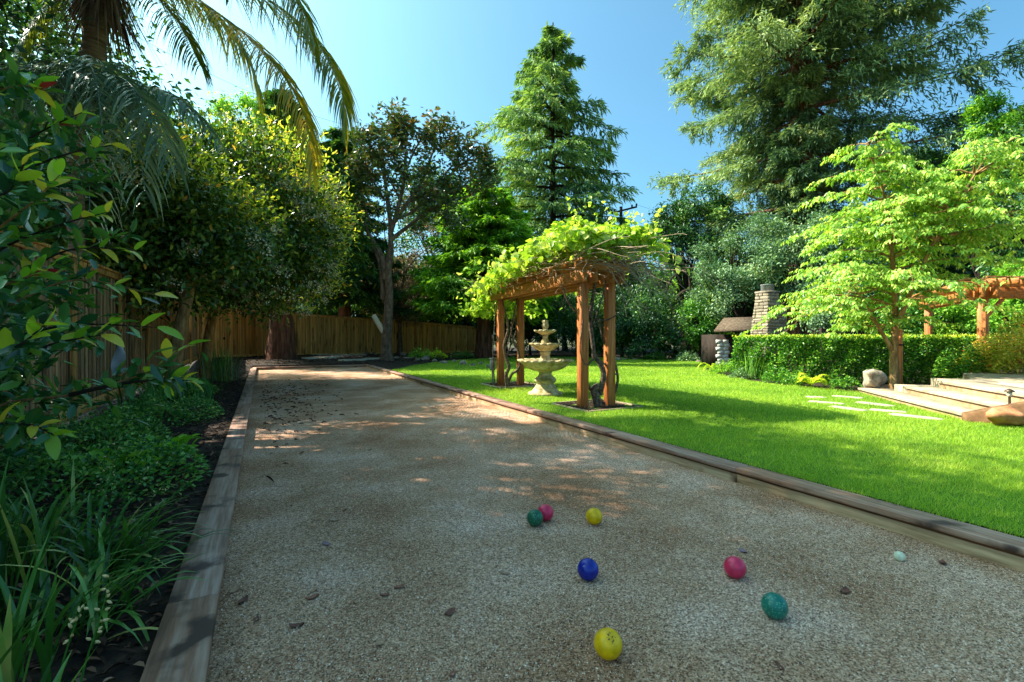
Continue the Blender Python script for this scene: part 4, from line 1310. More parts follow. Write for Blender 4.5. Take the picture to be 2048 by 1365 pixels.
def conifer(name, base, h, prof, label, mat, nbr, nspray, spray=(0.35, 0.09), trunk_r=0.5, z0=0.15, bark='bark_redwood', droop=0.25, upturn=0.15, hang=0.3, rise=0.1, group=None, clear=None, fluff=1.0, dnoise=0.38, tuft=0.6, top_r=0.05, lean=(0, 0), spread=0.3, gap=0.0, side_bias=None, sub=11):
    """prof(t) = crown radius at relative height t"""
    base = np.array(base, float)
    t = thing(name, tuple(base), label, 'tree', group)
    apex = base + np.array([lean[0], lean[1], h])
    tr = flared_trunk(base - np.array([0, 0, 0.15]), apex, trunk_r, top_r, 26, 16, 0.35, 0.1)
    part('trunk', tr, M[bark], t, smooth=True)
    tubes, PP, DD, NN, RR = [], [], [], [], []
    for i in range(nbr):
        f = z0 + (0.985 - z0) * ((i + rng.random()) / nbr)
        L = prof(f) * rng.uniform(0.72, 1.1)
        if gap and rng.random() < gap: L *= 0.45
        az = i * 2.39996 + rng.normal(0, 0.25)
        o = np.array([math.cos(az), math.sin(az), 0])
        if clear and clear[0] < f < clear[1] and (o[:2] @ unit(-base[:2])) > 0.35: L *= 0.22
        st = base + (apex - base) * f
        tt = np.linspace(0, 1, 10)[:, None]
        zc = rise * tt - droop * tt ** 2 + upturn * tt ** 4
        P = st + o * L * tt + np.array([0, 0, 1]) * L * zc
        tubes.append(tube(P, np.linspace(max(0.012, min(0.13, 0.02 * L)), 0.008, 10), 5))
        side = np.array([-o[1], o[0], 0])
        # branchlets in pairs, each a flat drooping spray
        nb = sub
        m_ = max(12, int(nspray * (0.35 + 0.65 * L / max(0.2, prof(z0 + 0.15)))))
        bw = rng.random(nb) ** tuft + 0.04
        bi = rng.choice(nb, m_, p=bw / bw.sum())
        tb = 0.14 + 0.86 * (bi + 0.5) / nb
        sgn = rng.choice([-1, 1], m_)
        lb = L * spread * (1.15 - tb * 0.75)
        w = rng.random(m_)
        x_ = tb * L
        zb = L * (rise * tb - droop * tb ** 2 + upturn * tb ** 4)
        fwd = 0.55
        pos = st + o * (x_ + lb * w * fwd)[:, None] + side * (sgn * lb * w)[:, None]
        pos = pos + np.array([0, 0, 1]) * (zb - hang * lb * w ** 1.5)[:, None]
        pos = pos + rng.normal(size=(m_, 3)) * np.array([0.10, 0.10, 0.07 * fluff]) * (0.5 + L * 0.09)
        dr = unit(o * 0.55 + side * sgn[:, None] * 0.75 + np.array([0, 0, -hang]) + rng.normal(0, dnoise, (m_, 3)))
        PP.append(pos); DD.append(dr)
        NN.append(unit(np.array([0, 0, 1.0]) + rng.normal(0, 0.45, (m_, 3))))
        RR.append(np.clip(rng.normal(0.42, 0.2, m_) + 0.25 * w + rng.normal(0, 0.12), 0, 1))
    part('branches', cat(tubes), M[bark], t, smooth=True, kind='stuff')
    PP, DD, NN, RR = map(np.concatenate, (PP, DD, NN, RR))
    n = len(PP)
    leaf_part('crown', PP, DD, NN, spray[0] * rng.uniform(0.6, 1.3, n), spray[1] * rng.uniform(0.6, 1.3, n), mat, t, kind=0, droop=0.12, rnd=RR)
    return t


# ------------------------------------------------------------------ hedge
def cw(X, d):
    return np.array([CY_ * X + SY_ * d, -SY_ * X + CY_ * d])


HA, HB, HC = cw(6.75, 14.2), cw(8.1, 12.9), cw(11.2, 12.0)


def clipped_hedge(name, path, wid, z0, z1, nleaf, label, size=0.06):
    path = smooth_path(np.array([list(p) for p in path]), 24)
    base = path.mean(0)
    t = thing(name, (base[0], base[1], 0.1), label, 'hedge')
    seg = np.linalg.norm(np.diff(path, axis=0), axis=1)
    cum = np.concatenate([[0], np.cumsum(seg)])
    def pos(s):
        i = np.clip(np.searchsorted(cum, s, side='right') - 1, 0, len(seg) - 1)
        f = ((s - cum[i]) / seg[i])[:, None]
        d = unit(path[i + 1] - path[i])
        return path[i] * (1 - f) + path[i + 1] * f, d
    n = nleaf
    s = rng.random(n) * cum[-1]
    p2, d2 = pos(s)
    nrm = np.stack([d2[:, 1], -d2[:, 0]], -1)
    face = rng.random(n)
    v = rng.uniform(-0.5, 0.5, n) * wid
    z = rng.uniform(z0, z1, n)
    bump = 0.05 * np.sin(s * 4.1 + z * 5) + 0.04 * np.sin(s * 9.7 - z * 7)
    onf = face < 0.5; ont = (face >= 0.5) & (face < 0.78)
    v = np.where(onf, wid / 2 + bump - np.abs(rng.normal(0, 0.07, n)), v)
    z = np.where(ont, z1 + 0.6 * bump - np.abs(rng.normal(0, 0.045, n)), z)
    P = np.concatenate([p2 + nrm * v[:, None], z[:, None]], 1)
    out = np.concatenate([nrm, np.zeros((n, 1))], 1) * np.where(onf, 1, 0.1)[:, None] + np.array([0, 0, 1]) * np.where(ont, 1.0, 0.25)[:, None]
    D = unit(out * 0.7 + rdir(n) * 0.8)
    Nn = unit(out + rdir(n) * 0.7)
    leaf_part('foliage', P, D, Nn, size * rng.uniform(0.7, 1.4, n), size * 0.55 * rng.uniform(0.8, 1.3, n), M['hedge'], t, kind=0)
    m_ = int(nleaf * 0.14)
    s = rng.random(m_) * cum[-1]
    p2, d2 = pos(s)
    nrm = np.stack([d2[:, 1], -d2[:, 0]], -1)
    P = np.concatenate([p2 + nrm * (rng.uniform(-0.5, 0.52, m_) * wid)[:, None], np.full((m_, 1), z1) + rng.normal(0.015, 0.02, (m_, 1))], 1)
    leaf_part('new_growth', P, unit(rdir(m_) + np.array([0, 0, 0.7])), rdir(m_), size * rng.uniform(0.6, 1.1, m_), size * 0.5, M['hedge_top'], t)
    st = []
    for s_ in np.arange(0.15, cum[-1], 0.3):
        c_, dd_ = pos(np.array([s_]))
        c_ = c_[0] + rng.normal(0, 0.1, 2)
        for _ in range(2):
            e = c_ + rng.normal(0, 0.18, 2)
            st.append(limb((c_[0], c_[1], 0.05), (e[0], e[1], z1 - 0.15), 0.018, 0.006, 6, 0.1, 5))
    part('stems', cat(st), M['bark_dark'], t)
    return t


clipped_hedge('clipped_hedge', [HA, HB, HC, cw(12.5, 12.6)], 1.1, 0.12, 1.22, 42000, 'dense box-clipped green hedge with sunlit flat top in front of the chimney', 0.065)

# ------------------------------------------------------------------ stone chimney
CHD = 16.4
chc = cw((1543 - CX) / F * CHD, CHD)
ch = thing('stone_chimney', (chc[0], chc[1], 0.1), 'tapered grey stacked-stone outdoor chimney with clay pot behind the hedge', 'chimney')
# axes: left face towards camera-left, right face towards camera-right
ca = math.radians(24)
fx = np.array([CY_ * math.cos(ca) + SY_ * -math.sin(ca) * -1 * 0, 0])      # placeholder, replaced below
exd = unit(cw(math.cos(ca), math.sin(ca)))          # along the wide (shaded) face, to the right and away
eyd = np.array([-exd[1], exd[0]])                    # towards the left/back
corner0 = cw((1536 - CX) / F * 15.8, 15.8)           # near corner at the foot


def chim_dims(z):
    """(near-corner, length along exd, length along eyd) at height z"""
    top = 2.72
    t = np.clip((z - 0.1) / (top - 0.1), 0, 1)
    w = 0.98 - 0.12 * t if z < 2.25 else 0.55 - 0.05 * t
    dpt = 0.85 - 0.38 * t
    c = corner0 + exd * 0.02 * t + eyd * (0.0 + 0.0 * t)
    return c, w, dpt


part_core = []
for z0_, z1_ in ((0.1, 2.22), (2.2, 2.72)):
    c, w, dp = chim_dims(z0_ + 0.01); c1, w1, dp1 = chim_dims(z1_ - 0.01)
    V = []
    for (cc, ww, dd_, zz_) in ((c, w, dp, z0_), (c1, w1, dp1, z1_)):
        i_ = 0.05
        for (a_, b_) in ((i_, i_), (ww - i_, i_), (ww - i_, dd_ - i_), (i_, dd_ - i_)):
            pp = cc + exd * a_ + eyd * b_
            V.append([pp[0], pp[1], zz_])
    part_core.append((np.array(V), np.array([[0, 3, 2, 1], [4, 5, 6, 7], [0, 1, 5, 4], [1, 2, 6, 5], [2, 3, 7, 6], [3, 0, 4, 7]])))
core = part('core', cat(part_core), M['mortar'], ch)
stone_me = []
for i in range(6):
    V, Fc = boxm(1, 1, 1, 0.0, base=False)
    r_ = np.random.default_rng(40 + i)
    V, Fc = boxm(1.0, 1.0, 1.0, 0.09, base=False)
    V = V + r_.normal(0, 0.035, V.shape)
    me = mesh_np('stone', V, Fc); me.materials.append(M['stone'])
    stone_me.append(me)
z = 0.55
cnt = 0
while z < 2.70:
    hh = random.uniform(0.065, 0.115)
    if z + hh > 2.72: hh = 2.72 - z
    c, w, dp = chim_dims(z + hh / 2)
    for (dirv, length, origin, nrm) in ((exd, w, c, -eyd), (eyd, dp, c, -exd)):
        s = 0.0
        while s < length - 0.02:
            l = min(random.uniform(0.13, 0.34), length - s)
            if length - s - l < 0.08: l = length - s
            mid = origin + dirv * (s + l / 2) - nrm * (0.05 - random.uniform(0.0, 0.025))
            o = link('stone', random.choice(stone_me), None, ch, (mid[0] - chc[0], mid[1] - chc[1], z + hh / 2 - 0.1))
            o.rotation_euler = (0, random.uniform(-0.02, 0.02), math.atan2(dirv[1], dirv[0]) + random.uniform(-0.03, 0.03))
            o.scale = (l * 0.97, 0.11, hh * 0.93)
            s += l
            cnt += 1
    # shoulder ledge closes with flat stones
    z += hh
cc, w, dp = chim_dims(2.72)
pc = cc + exd * w * 0.5 + eyd * dp * 0.5
part('cap_slab', prism([cc - exd * 0.03 - eyd * 0.03, cc + exd * (w + 0.03) - eyd * 0.03, cc + exd * (w + 0.03) + eyd * (dp + 0.03), cc - exd * 0.03 + eyd * (dp + 0.03)], 2.72, 2.78), M['stone'], ch)
part('pot', lathe([(0.16, 2.78, 0), (0.20, 2.80, 0), (0.20, 2.97, 0), (0.215, 2.98, 0), (0.215, 3.0, 0), (0.18, 3.0, 0), (0.17, 2.85, 0)], ns=28, c=pc), M['clay'], ch, smooth=True)

# ------------------------------------------------------------------ small garden hut with shaggy roof beside the hedge
HD = 19.0
hc = cw((1452 - CX) / F * HD, HD)
hut = thing('garden_hut', (hc[0], hc[1], 0.1), 'low stone garden hut with dark shaggy pitched roof behind hedge end', 'hut')
hx = unit(cw(1, 0.1)); hy = np.array([-hx[1], hx[0]])
HW = lambda a_, b_, z_: np.array([*(hc + hx * a_ + hy * b_), z_])


def quadbox(a0, a1, b0, b1, z0_, z1_):
    V = np.array([HW(a0, b0, z0_), HW(a1, b0, z0_), HW(a1, b1, z0_), HW(a0, b1, z0_), HW(a0, b0, z1_), HW(a1, b0, z1_), HW(a1, b1, z1_), HW(a0, b1, z1_)])
    return V, np.array([[0, 3, 2, 1], [4, 5, 6, 7], [0, 1, 5, 4], [1, 2, 6, 5], [2, 3, 7, 6], [3, 0, 4, 7]])


part('wall', quadbox(-0.35, 1.5, 0.05, 1.3, 0.08, 1.35), M['dark_wood'], hut)
for r_ in range(7):
    z_ = 0.14 + r_ * 0.145
    for c_ in range(2):
        a0 = -0.38 + c_ * 0.24 + (0.05 if r_ % 2 else 0)
        V, Fc = quadbox(a0, a0 + 0.225, -0.02 - random.uniform(0, 0.02), 0.08, z_, z_ + 0.13)
        part('stone', (V, Fc), M['panel_white'], hut)
V = np.array([HW(-0.75, -0.45, 1.42), HW(1.8, -0.45, 1.5), HW(1.8, 0.7, 2.0), HW(0.3, 0.7, 1.95), HW(-0.75, -0.45, 1.50), HW(1.8, -0.45, 1.58), HW(1.8, 0.7, 2.09), HW(0.3, 0.7, 2.04)])
part('roof', (V, np.array([[0, 3, 2, 1], [4, 5, 6, 7], [0, 1, 5, 4], [1, 2, 6, 5], [2, 3, 7, 6], [3, 0, 4, 7]])), M['thatch'], hut)

# dark trellis behind the hedge
TD = 18.5
tr = thing('trellis', tuple(np.append(cw((1690 - CX) / F * TD, TD), 0.1)), 'dark wooden lattice screen showing above the hedge', 'trellis')
ta, tb = cw((1640 - CX) / F * TD, TD), cw((1775 - CX) / F * TD, TD)
td_ = unit(tb - ta); tl = np.linalg.norm(tb - ta)
for zz_ in (0.2, 0.9, 1.55):
    part('rail', beam((*ta, zz_), (*tb, zz_), 0.05, 0.06, 0.004), M['dark_wood'], tr)
for i in range(int(tl / 0.13)):
    for sg in (1, -1):
        a_ = ta + td_ * (i * 0.13)
        b_ = a_ + td_ * 0.35 * sg
        nrm_ = np.array([td_[1], -td_[0]]) * (0.03 + 0.012 * sg)
        part('slat', beam((*(a_ + nrm_), 0.9), (*(b_ + nrm_), 1.53), 0.012, 0.035, 0), M['dark_wood'], tr)
for s_ in (0.0, 0.5, 1.0):
    pp = ta + td_ * tl * s_ + np.array([td_[1], -td_[0]]) * 0.075
    V, Fc = boxm(0.09, 0.09, 1.55, 0.006)
    part('post', (V + np.array([pp[0], pp[1], 0.05]), Fc), M['dark_wood'], tr)

# ------------------------------------------------------------------ pergola at the patio
P1 = at(1966, 600, 11.4); P2 = at(1857, 612, 15.6); P3 = np.append(cw(16.2, 11.6), 0)
pg = thing('patio_pergola', (P1[0], P1[1], 0.44), 'reddish timber pergola with rafters above the patio', 'pergola')
for P_ in (P1, P2, P3):
    V, Fc = boxm(0.17, 0.17, 2.15 - 0.40, 0.012)
    part('post', (V + np.array([P_[0], P_[1], 0.40]), Fc), M['redwood_stain'], pg)
zb = 2.28
for A_, B_ in ((P1, P2), (P1, P3)):
    dv = unit((B_ - A_)[:2]); nv_ = np.array([dv[1], -dv[0]])
    for sg in (-1, 1):
        a_ = A_[:2] - dv * (0.5 if B_ is P2 else 0.35) + nv_ * 0.112 * sg
        b_ = B_[:2] + dv * 0.5 + nv_ * 0.112 * sg
        zz_ = zb + (0.0 if B_ is P2 else 0.006)
        part('beam', beam((*a_, zz_), (*b_, zz_), 0.05, 0.25, 0.01), M['redwood_beam'], pg)
    Lb = np.linalg.norm((B_ - A_)[:2])
    for i in range(int(Lb / 0.30) + 2):
        m_ = A_[:2] + dv * (-0.25 + i * 0.30)
        zz_ = zb + (0.20 if B_ is P2 else 0.215)
        part('rafter', beam((*(m_ - nv_ * 0.55), zz_), (*(m_ + nv_ * 0.75), zz_), 0.045, 0.13, 0.006), M['redwood_beam'], pg)
    for k_ in range(3):
        off = nv_ * (-0.45 + 0.5 * k_)
        zz_ = zb + (0.30 if B_ is P2 else 0.317)
        part('lath', beam((*(A_[:2] - dv * 0.5 + off), zz_), (*(B_[:2] + dv * 0.5 + off), zz_), 0.04, 0.035, 0.004), M['redwood_beam'], pg)
for P_ in (P1,):
    for dv in (unit((P2 - P1)[:2]), unit((P3 - P1)[:2])):
        a_ = np.array([P_[0], P_[1], 1.72]) + np.append(dv * 0.08, 0)
        b_ = np.array([P_[0], P_[1], 2.16]) + np.append(dv * 0.5, 0)
        part('brace', beam(a_, b_, 0.06, 0.08, 0.006), M['redwood_stain'], pg)

# ------------------------------------------------------------------ trees by the back fence
def gb(px, d):
    """foot of a plant at photo column px and depth d"""
    p = cw((px - CX) / F * d, d)
    return np.array([p[0], p[1], float(gh(p[0], p[1]))])


b = gb(562, 20.9)
conifer('redwood_tree', b, 11.8, lambda f: 3.7 * (1 - max(0, f - 0.42) ** 1.5 * 2.05), 'dark green redwood with thick furrowed trunk at the far end of court', M['redwood_dark'], 88, 640, (0.30, 0.085), 0.50, 0.33, droop=0.30, upturn=0.12, hang=0.45, spread=0.42)
b = gb(690, 26.5)
conifer('redwood_tree', b, 12.6, lambda f: 3.4 * (1 - max(0, f - 0.3) * 1.05), 'dark green redwood standing behind the back fence next to the magnolia', M['redwood_dark'], 70, 520, (0.34, 0.10), 0.35, 0.22, droop=0.30, upturn=0.12, hang=0.45, spread=0.42)
b = gb(968, 25.5)
conifer('redwood_tree', b, 9.2, lambda f: 3.9 * (1 - max(0, f - 0.45) ** 1.3 * 1.55), 'bushy lime green redwood with reddish trunk between fence and arbor', M['redwood_lime'], 92, 640, (0.32, 0.10), 0.42, 0.27, droop=0.30, upturn=0.18, hang=0.35, spread=0.45)
b = gb(1106, 42.0)
conifer('cedar_tree', b, 28.6, lambda f: 6.3 * min(1.0, (max(0.0, 1 - f) / 0.34) ** 0.85) + 0.1, 'tall pointed green conifer rising alone above the arbor', M['deodar'], 120, 430, (0.62, 0.13), 0.40, 0.12, bark='bark_dark', gap=0.25, droop=0.22, upturn=0.05, hang=0.55, rise=0.08, spread=0.34)
b = gb(1604, 26.0)
conifer('redwood_tree', b, 31.0, lambda f: 7.7 * (1 - max(0, f - 0.45) * 1.25), 'huge grey-green redwood with bare sunlit trunk behind the hedge', M['redwood_big'], 165, 2050, (0.34, 0.07), 0.78, 0.235, droop=0.14, upturn=0.14, hang=0.5, rise=0.02, spread=0.34, gap=0.16, fluff=2.0, dnoise=0.6, tuft=1.6, top_r=0.25, sub=9, clear=(0.2, 0.5))


def magnolia():
    b = gb(774, 21.6)
    t = thing('magnolia_tree', tuple(b), 'open grey-barked magnolia with rusty brown leaf tufts and a sawn limb', 'tree')
    tb = []
    D_ = 21.6
    px = lambda a, c, d=D_: at(a, c, d)
    def path(pts, r0, r1, n=12, s=8):
        P = smooth_path(np.array([px(*p) for p in pts]), n)
        tb.append(tube(P, np.linspace(r0, r1, n), s))
        return P
    base = px(774, 725); base[2] = b[2] - 0.1
    P = smooth_path(np.array([base, px(773, 690), px(776, 640), px(778, 590), px(776, 540), px(782, 500)]), 18)
    rr = np.linspace(0.25, 0.15, 18); rr[0] = 0.38; rr[1] = 0.30
    tb.append(tube(P, rr, 12))
    path([(770, 560), (765, 520), (750, 490), (735, 465), (728, 440)], 0.17, 0.05)
    path([(766, 600), (764, 560), (757, 520), (742, 480), (722, 470)], 0.13, 0.04)
    tips = []
    def br(pts, r0, r1=0.02):
        P = path(pts, r0, r1)
        tips.append(P)
    br([(782, 500), (780, 440), (772, 380), (768, 330), (760, 300), (745, 280)], 0.13)
    br([(780, 470), (795, 420), (806, 370), (812, 310), (806, 260), (803, 238)], 0.12)
    br([(784, 450), (812, 410), (840, 370), (856, 330), (870, 290), (872, 250)], 0.11)
    br([(782, 480), (820, 450), (860, 420), (900, 400), (930, 395), (965, 375)], 0.10)
    br([(812, 410), (860, 380), (900, 350), (935, 320), (960, 300)], 0.08)
    br([(790, 440), (830, 420), (880, 360), (920, 310), (915, 285)], 0.07)
    br([(768, 400), (745, 360), (732, 330), (722, 315)], 0.06)
    br([(756, 470), (735, 430), (722, 380), (716, 340)], 0.05)
    br([(800, 400), (775, 350), (755, 310), (742, 292)], 0.05)
    br([(840, 370), (850, 400), (880, 430), (905, 440)], 0.05)
    br([(812, 340), (830, 300), (850, 270), (875, 262)], 0.05)
    br([(806, 300), (790, 275), (800, 245)], 0.04)
    br([(900, 400), (930, 370), (960, 345), (980, 330)], 0.05)
    trk = part('trunk', cat(tb), M['bark_grey'], t, smooth=True)
    # sawn limb
    P = np.array([px(768, 664), px(757, 648), px(747, 631)])
    part('sawn_limb', tube(P, [0.15, 0.12, 0.11], 10), M['cut_wood'], trk, smooth=True)
    C = []
    for P in tips:
        for q_ in range(3, len(P)):
            for _ in range(3):
                C.append(P[q_] + rng.normal(0, 0.45, 3) * np.array([1, 1, 0.8]))
        for _ in range(6):
            C.append(P[-1] + rng.normal(0, 0.32, 3))
    C = np.array(C)
    PP, DD, RR = [], [], []
    for c in C:
        m_ = rng.integers(18, 30)
        d = rdir(m_) * np.array([1, 1, 0.6]) + np.array([0, 0, 0.35])
        PP.append(c + unit(d) * 0.06 + rng.normal(0, 0.10, (m_, 3))); DD.append(d)
        RR.append(np.clip(rng.normal(0.35 + 0.035 * (c[2] - 7.5), 0.22, m_), 0, 1))
    PP, DD, RR = map(np.concatenate, (PP, DD, RR))
    n = len(PP)
    leaf_part('crown', PP, DD, rdir(n) + np.array([0, 0, 0.5]), rng.uniform(0.18, 0.32, n), rng.uniform(0.08, 0.125, n), M['magnolia'], t, rnd=RR, droop=0.1)


magnolia()

# background trees and shrubs: (name, px, depth, list of (px, py, rx_px, ry_px), material, leaves, leaf size, label ...)
def bg_tree(name, px, d, blobs, mat, nleaf, size, label, ncl=80, cr=None, tr=0.16, bark='bark_dark', group=None, cat_='tree', shell=0.5, kind=0, zmin=None, depthf=0.9, aspect=0.5, droop=0.1, outward=0.7, bias=0.0):
    b = gb(px, d)
    ells = []
    for (bxp, byp, rx, ry) in blobs:
        c = at(bxp, byp, d)
        ells.append((c[0], c[1], c[2], rx / F * d, rx / F * d * depthf, ry / F * d))
    cr = cr or 0.30 * np.mean([e[3] for e in ells])
    return broad_tree(name, b, ells, label, M[mat], nleaf, size, ncl, cr, tr, bark, shell, aspect=aspect, group=group, cat_=cat_, kind=kind, zmin=zmin, droop=droop, outward=outward, rnd_bias=bias)


bg_tree('leafy_tree', 505, 25.5, [(510, 265, 75, 70), (560, 240, 50, 45)], 'bright', 12000, 0.16, 'yellow-green leafy tree top behind the flowering tree', 70, tr=0.15)
bg_tree('bare_shrub', 800, 28.5, [(800, 480, 90, 110), (840, 560, 70, 80), (750, 560, 60, 80)], 'brownish', 9000, 0.15, 'brownish sparse shrubby tree behind the magnolia', 80, bark='bark_grey', tr=0.14, aspect=0.35)
bg_tree('leafy_tree', 900, 34.0, [(900, 470, 110, 130), (860, 400, 70, 70)], 'oak', 13000, 0.26, 'dark leafy tree behind magnolia and bushy redwood', 90)
bg_tree('leafy_tree', 1180, 33.0, [(1180, 560, 110, 90), (1110, 540, 80, 80)], 'oak', 13000, 0.24, 'dark leafy tree behind the arbor roof', 90)
bg_tree('oak_tree', 1372, 27.5, [(1345, 470, 62, 72), (1400, 450, 70, 70), (1420, 530, 60, 50), (1320, 560, 40, 60)], 'oak', 24000, 0.17, 'spreading dark oak with black bent limbs left of huge redwood', 110, tr=0.26, shell=0.45)
bg_tree('leafy_tree', 1385, 31.5, [(1380, 580, 80, 60), (1410, 640, 60, 50)], 'bright', 9000, 0.2, 'sunlit light green tree seen through the oak limbs', 60)
for (px, d, bl, lab) in [
    (935, 36.0, [(935, 625, 60, 60)], 'far dark tree behind the reddish trunk'),
    (1200, 36.0, [(1200, 635, 60, 50)], 'far dark low tree seen through the arbor'),
    (1010, 37.0, [(1010, 610, 80, 70)], 'far dark tree seen behind the fence end'),
    (1130, 38.0, [(1120, 610, 90, 80)], 'far dark tree below the tall conifer'),
    (1270, 37.0, [(1265, 600, 80, 90)], 'far dark tree below the utility pole'),
    (1440, 34.0, [(1440, 600, 90, 100)], 'far dark tree behind the garden hut'),
    (1560, 33.0, [(1560, 600, 90, 100)], 'far dark tree behind the grey-green trees'),
    (1700, 31.0, [(1690, 590, 90, 110)], 'far dark tree behind the trellis'),
    (1820, 30.0, [(1820, 580, 90, 120)], 'far dark tree behind the layered tree crown'),
    (1960, 29.0, [(1960, 560, 100, 130)], 'far dark tree behind the patio pergola'),
    (2080, 27.0, [(2080, 540, 100, 150)], 'far dark tree behind the pergola end'),
    (420, 30.0, [(400, 560, 60, 90)], 'far dark tree behind the fence corner'),
    (500, 31.0, [(490, 570, 60, 90)], 'far dark tree behind the fence left of thick trunk'),
    (590, 31.5, [(590, 580, 60, 80)], 'far dark tree behind the fence right of thick trunk'),
    (680, 32.0, [(680, 580, 60, 90)], 'far dark tree behind the second redwood'),
    (780, 33.0, [(775, 590, 60, 90)], 'far dark tree behind the magnolia trunk'),
    (850, 34.0, [(860, 600, 60, 80)], 'far dark tree behind the brownish shrub')]:
    bg_tree('background_tree', px, d, bl, 'oak', 6200, 0.44, lab, 90, tr=0.2, shell=0.2)
# black arching oak limb
ol = thing('fallen_limb', tuple(gb(1400, 25.5)), 'dark arching bare limb reaching out above the shrubs', 'limb')
LB = smooth_path(np.array([at(1470, 660, 25.5), at(1440, 606, 25.5), at(1405, 590, 25.5), at(1372, 583, 25.3), at(1350, 600, 25.2)]), 16)
part('limb', tube(LB, np.linspace(0.22, 0.09, 16), 9), M['bark_dark'], ol, smooth=True)
LB = smooth_path(np.array([at(1382, 586, 25.5), at(1380, 560, 25.5), at(1376, 540, 25.5), at(1345, 555, 25.5), at(1330, 590, 25.5)]), 14)
part('branch', tube(LB, np.linspace(0.09, 0.05, 14), 7), M['bark_dark'], ol, smooth=True)

for (px, d, bl, mt, n_, sz_, lab) in [
    (1290, 24.5, [(1285, 655, 52, 62)], 'oak', 8000, 0.13, 'dark rounded evergreen shrub next to the arbor at lawn back'),
    (1350, 25.0, [(1350, 650, 55, 66)], 'oak', 8000, 0.13, 'dark evergreen shrub under the arching bare limb'),
    (1245, 26.0, [(1240, 640, 50, 70)], 'oak', 7000, 0.14, 'dark tall shrub directly behind the fountain'),
    (1400, 24.0, [(1405, 640, 40, 55)], 'hedge', 6000, 0.12, 'mid green shrub beside the garden hut'),
    (1180, 27.0, [(1175, 640, 60, 66), (1120, 650, 50, 56)], 'oak', 9000, 0.14, 'dark green shrub between the back fence and arbor'),
    (1060, 28.5, [(1060, 640, 50, 56)], 'redwood_dark', 6000, 0.14, 'dark shrub in front of the fence end'),
]:
    bg_tree('evergreen_shrub', px, d, bl, mt, n_, sz_, lab, 60, cat_='shrub', tr=0.08, shell=0.5)
for (px, d, bl, mt, n_, sz_, lab) in [
    (1480, 23.0, [(1475, 520, 80, 60), (1440, 580, 60, 50), (1520, 480, 60, 45)], 'greygreen', 22000, 0.12, 'grey-green feathery tree behind the hut and chimney'),
    (1600, 22.0, [(1600, 540, 90, 70), (1650, 480, 70, 60)], 'greygreen', 16000, 0.13, 'grey-green tree directly behind the stone chimney'),
    (1740, 21.0, [(1740, 560, 90, 90)], 'oak', 13000, 0.14, 'dark tree behind the layered lime tree'),
    (1850, 24.0, [(1850, 400, 90, 120), (1900, 320, 60, 80)], 'oak', 17000, 0.17, 'dark green tree to the right of the huge redwood'),
    (1960, 20.0, [(1950, 380, 80, 110), (1975, 250, 48, 60), (2030, 330, 60, 130)], 'bright', 17000, 0.14, 'bright green upright tree above the pergola'),
    (2060, 17.0, [(2050, 420, 90, 170)], 'oak', 13000, 0.14, 'dark leafy tree at the pergola end'),
    (1900, 17.5, [(1900, 640, 66, 55), (1960, 660, 50, 45)], 'bright', 14000, 0.12, 'bright leafy shrub seen under the pergola beams'),
    (2010, 16.0, [(2020, 640, 60, 60), (2070, 600, 60, 90)], 'bright', 12000, 0.12, 'light green tall shrub behind pergola post'),
    (1800, 18.5, [(1800, 640, 80, 50)], 'hedge', 10000, 0.12, 'green shrub behind hedge and trunk of the layered tree'),
    (1680, 19.5, [(1665, 620, 60, 55)], 'greygreen', 8000, 0.11, 'pale grey shrub to the right of the chimney'),
]:
    bg_tree('leafy_tree' if 'tree' in lab.split(' behind')[0] + ' ' else 'leafy_shrub', px, d, bl, mt, n_, sz_, lab, 80, cat_='tree' if ' tree' in lab[:24] else 'shrub', tr=0.12)
# trees of the neighbours beyond the side fence; they also shade the court
shade = [((-5.6, 7.2), (-4.9, 7.2, 6.0, 2.2, 2.4, 2.0), 'leafy tree beyond the side fence next to the overhanging one'),
         ((-4.6, 13.5), (-4.4, 13.8, 6.4, 2.9, 3.0, 3.0), 'dense dark tree beyond the side fence behind the palm'),
         ((-4.2, 8.8), (-3.9, 8.6, 9.3, 2.7, 2.9, 2.2), 'tall spreading leafy tree beyond the side fence over the palm'),
         ((-5.0, 18.5), (-4.6, 18.5, 5.4, 2.8, 3.0, 2.8), 'rounded dark tree beyond the side fence near the corner'),
         ((-4.0, 4.6), (-3.0, 5.3, 7.9, 3.0, 3.0, 2.2), 'broad leafy tree overhanging the side fence and court')]
for (bp, e, lab) in shade:
    broad_tree('leafy_tree', (bp[0], bp[1], 0.0), [e], lab, M['oak'], 15000, 0.16, 110, 0.8, 0.2, 'bark_dark', 0.35, aspect=0.5, group='trees beyond the side fence')

# ------------------------------------------------------------------ flowering photinia trees
fl_me = []
for i in range(3):
    r_ = np.random.default_rng(70 + i)
    m_ = 46
    P = r_.normal(0, 1, (m_, 3)) * np.array([0.05, 0.05, 0.02]); P[:, 2] += 0.02
    D = unit(r_.normal(size=(m_, 3)) + np.array([0, 0, 0.5]))
    V, Fc, k_ = leaves(P, D, unit(r_.normal(size=(m_, 3))), 0.022, 0.020, 0)
    me = mesh_np('flower_cluster', V, Fc, rnd=np.repeat(r_.random(m_), k_)); me.materials.append(M['cream'])
    fl_me.append(me)


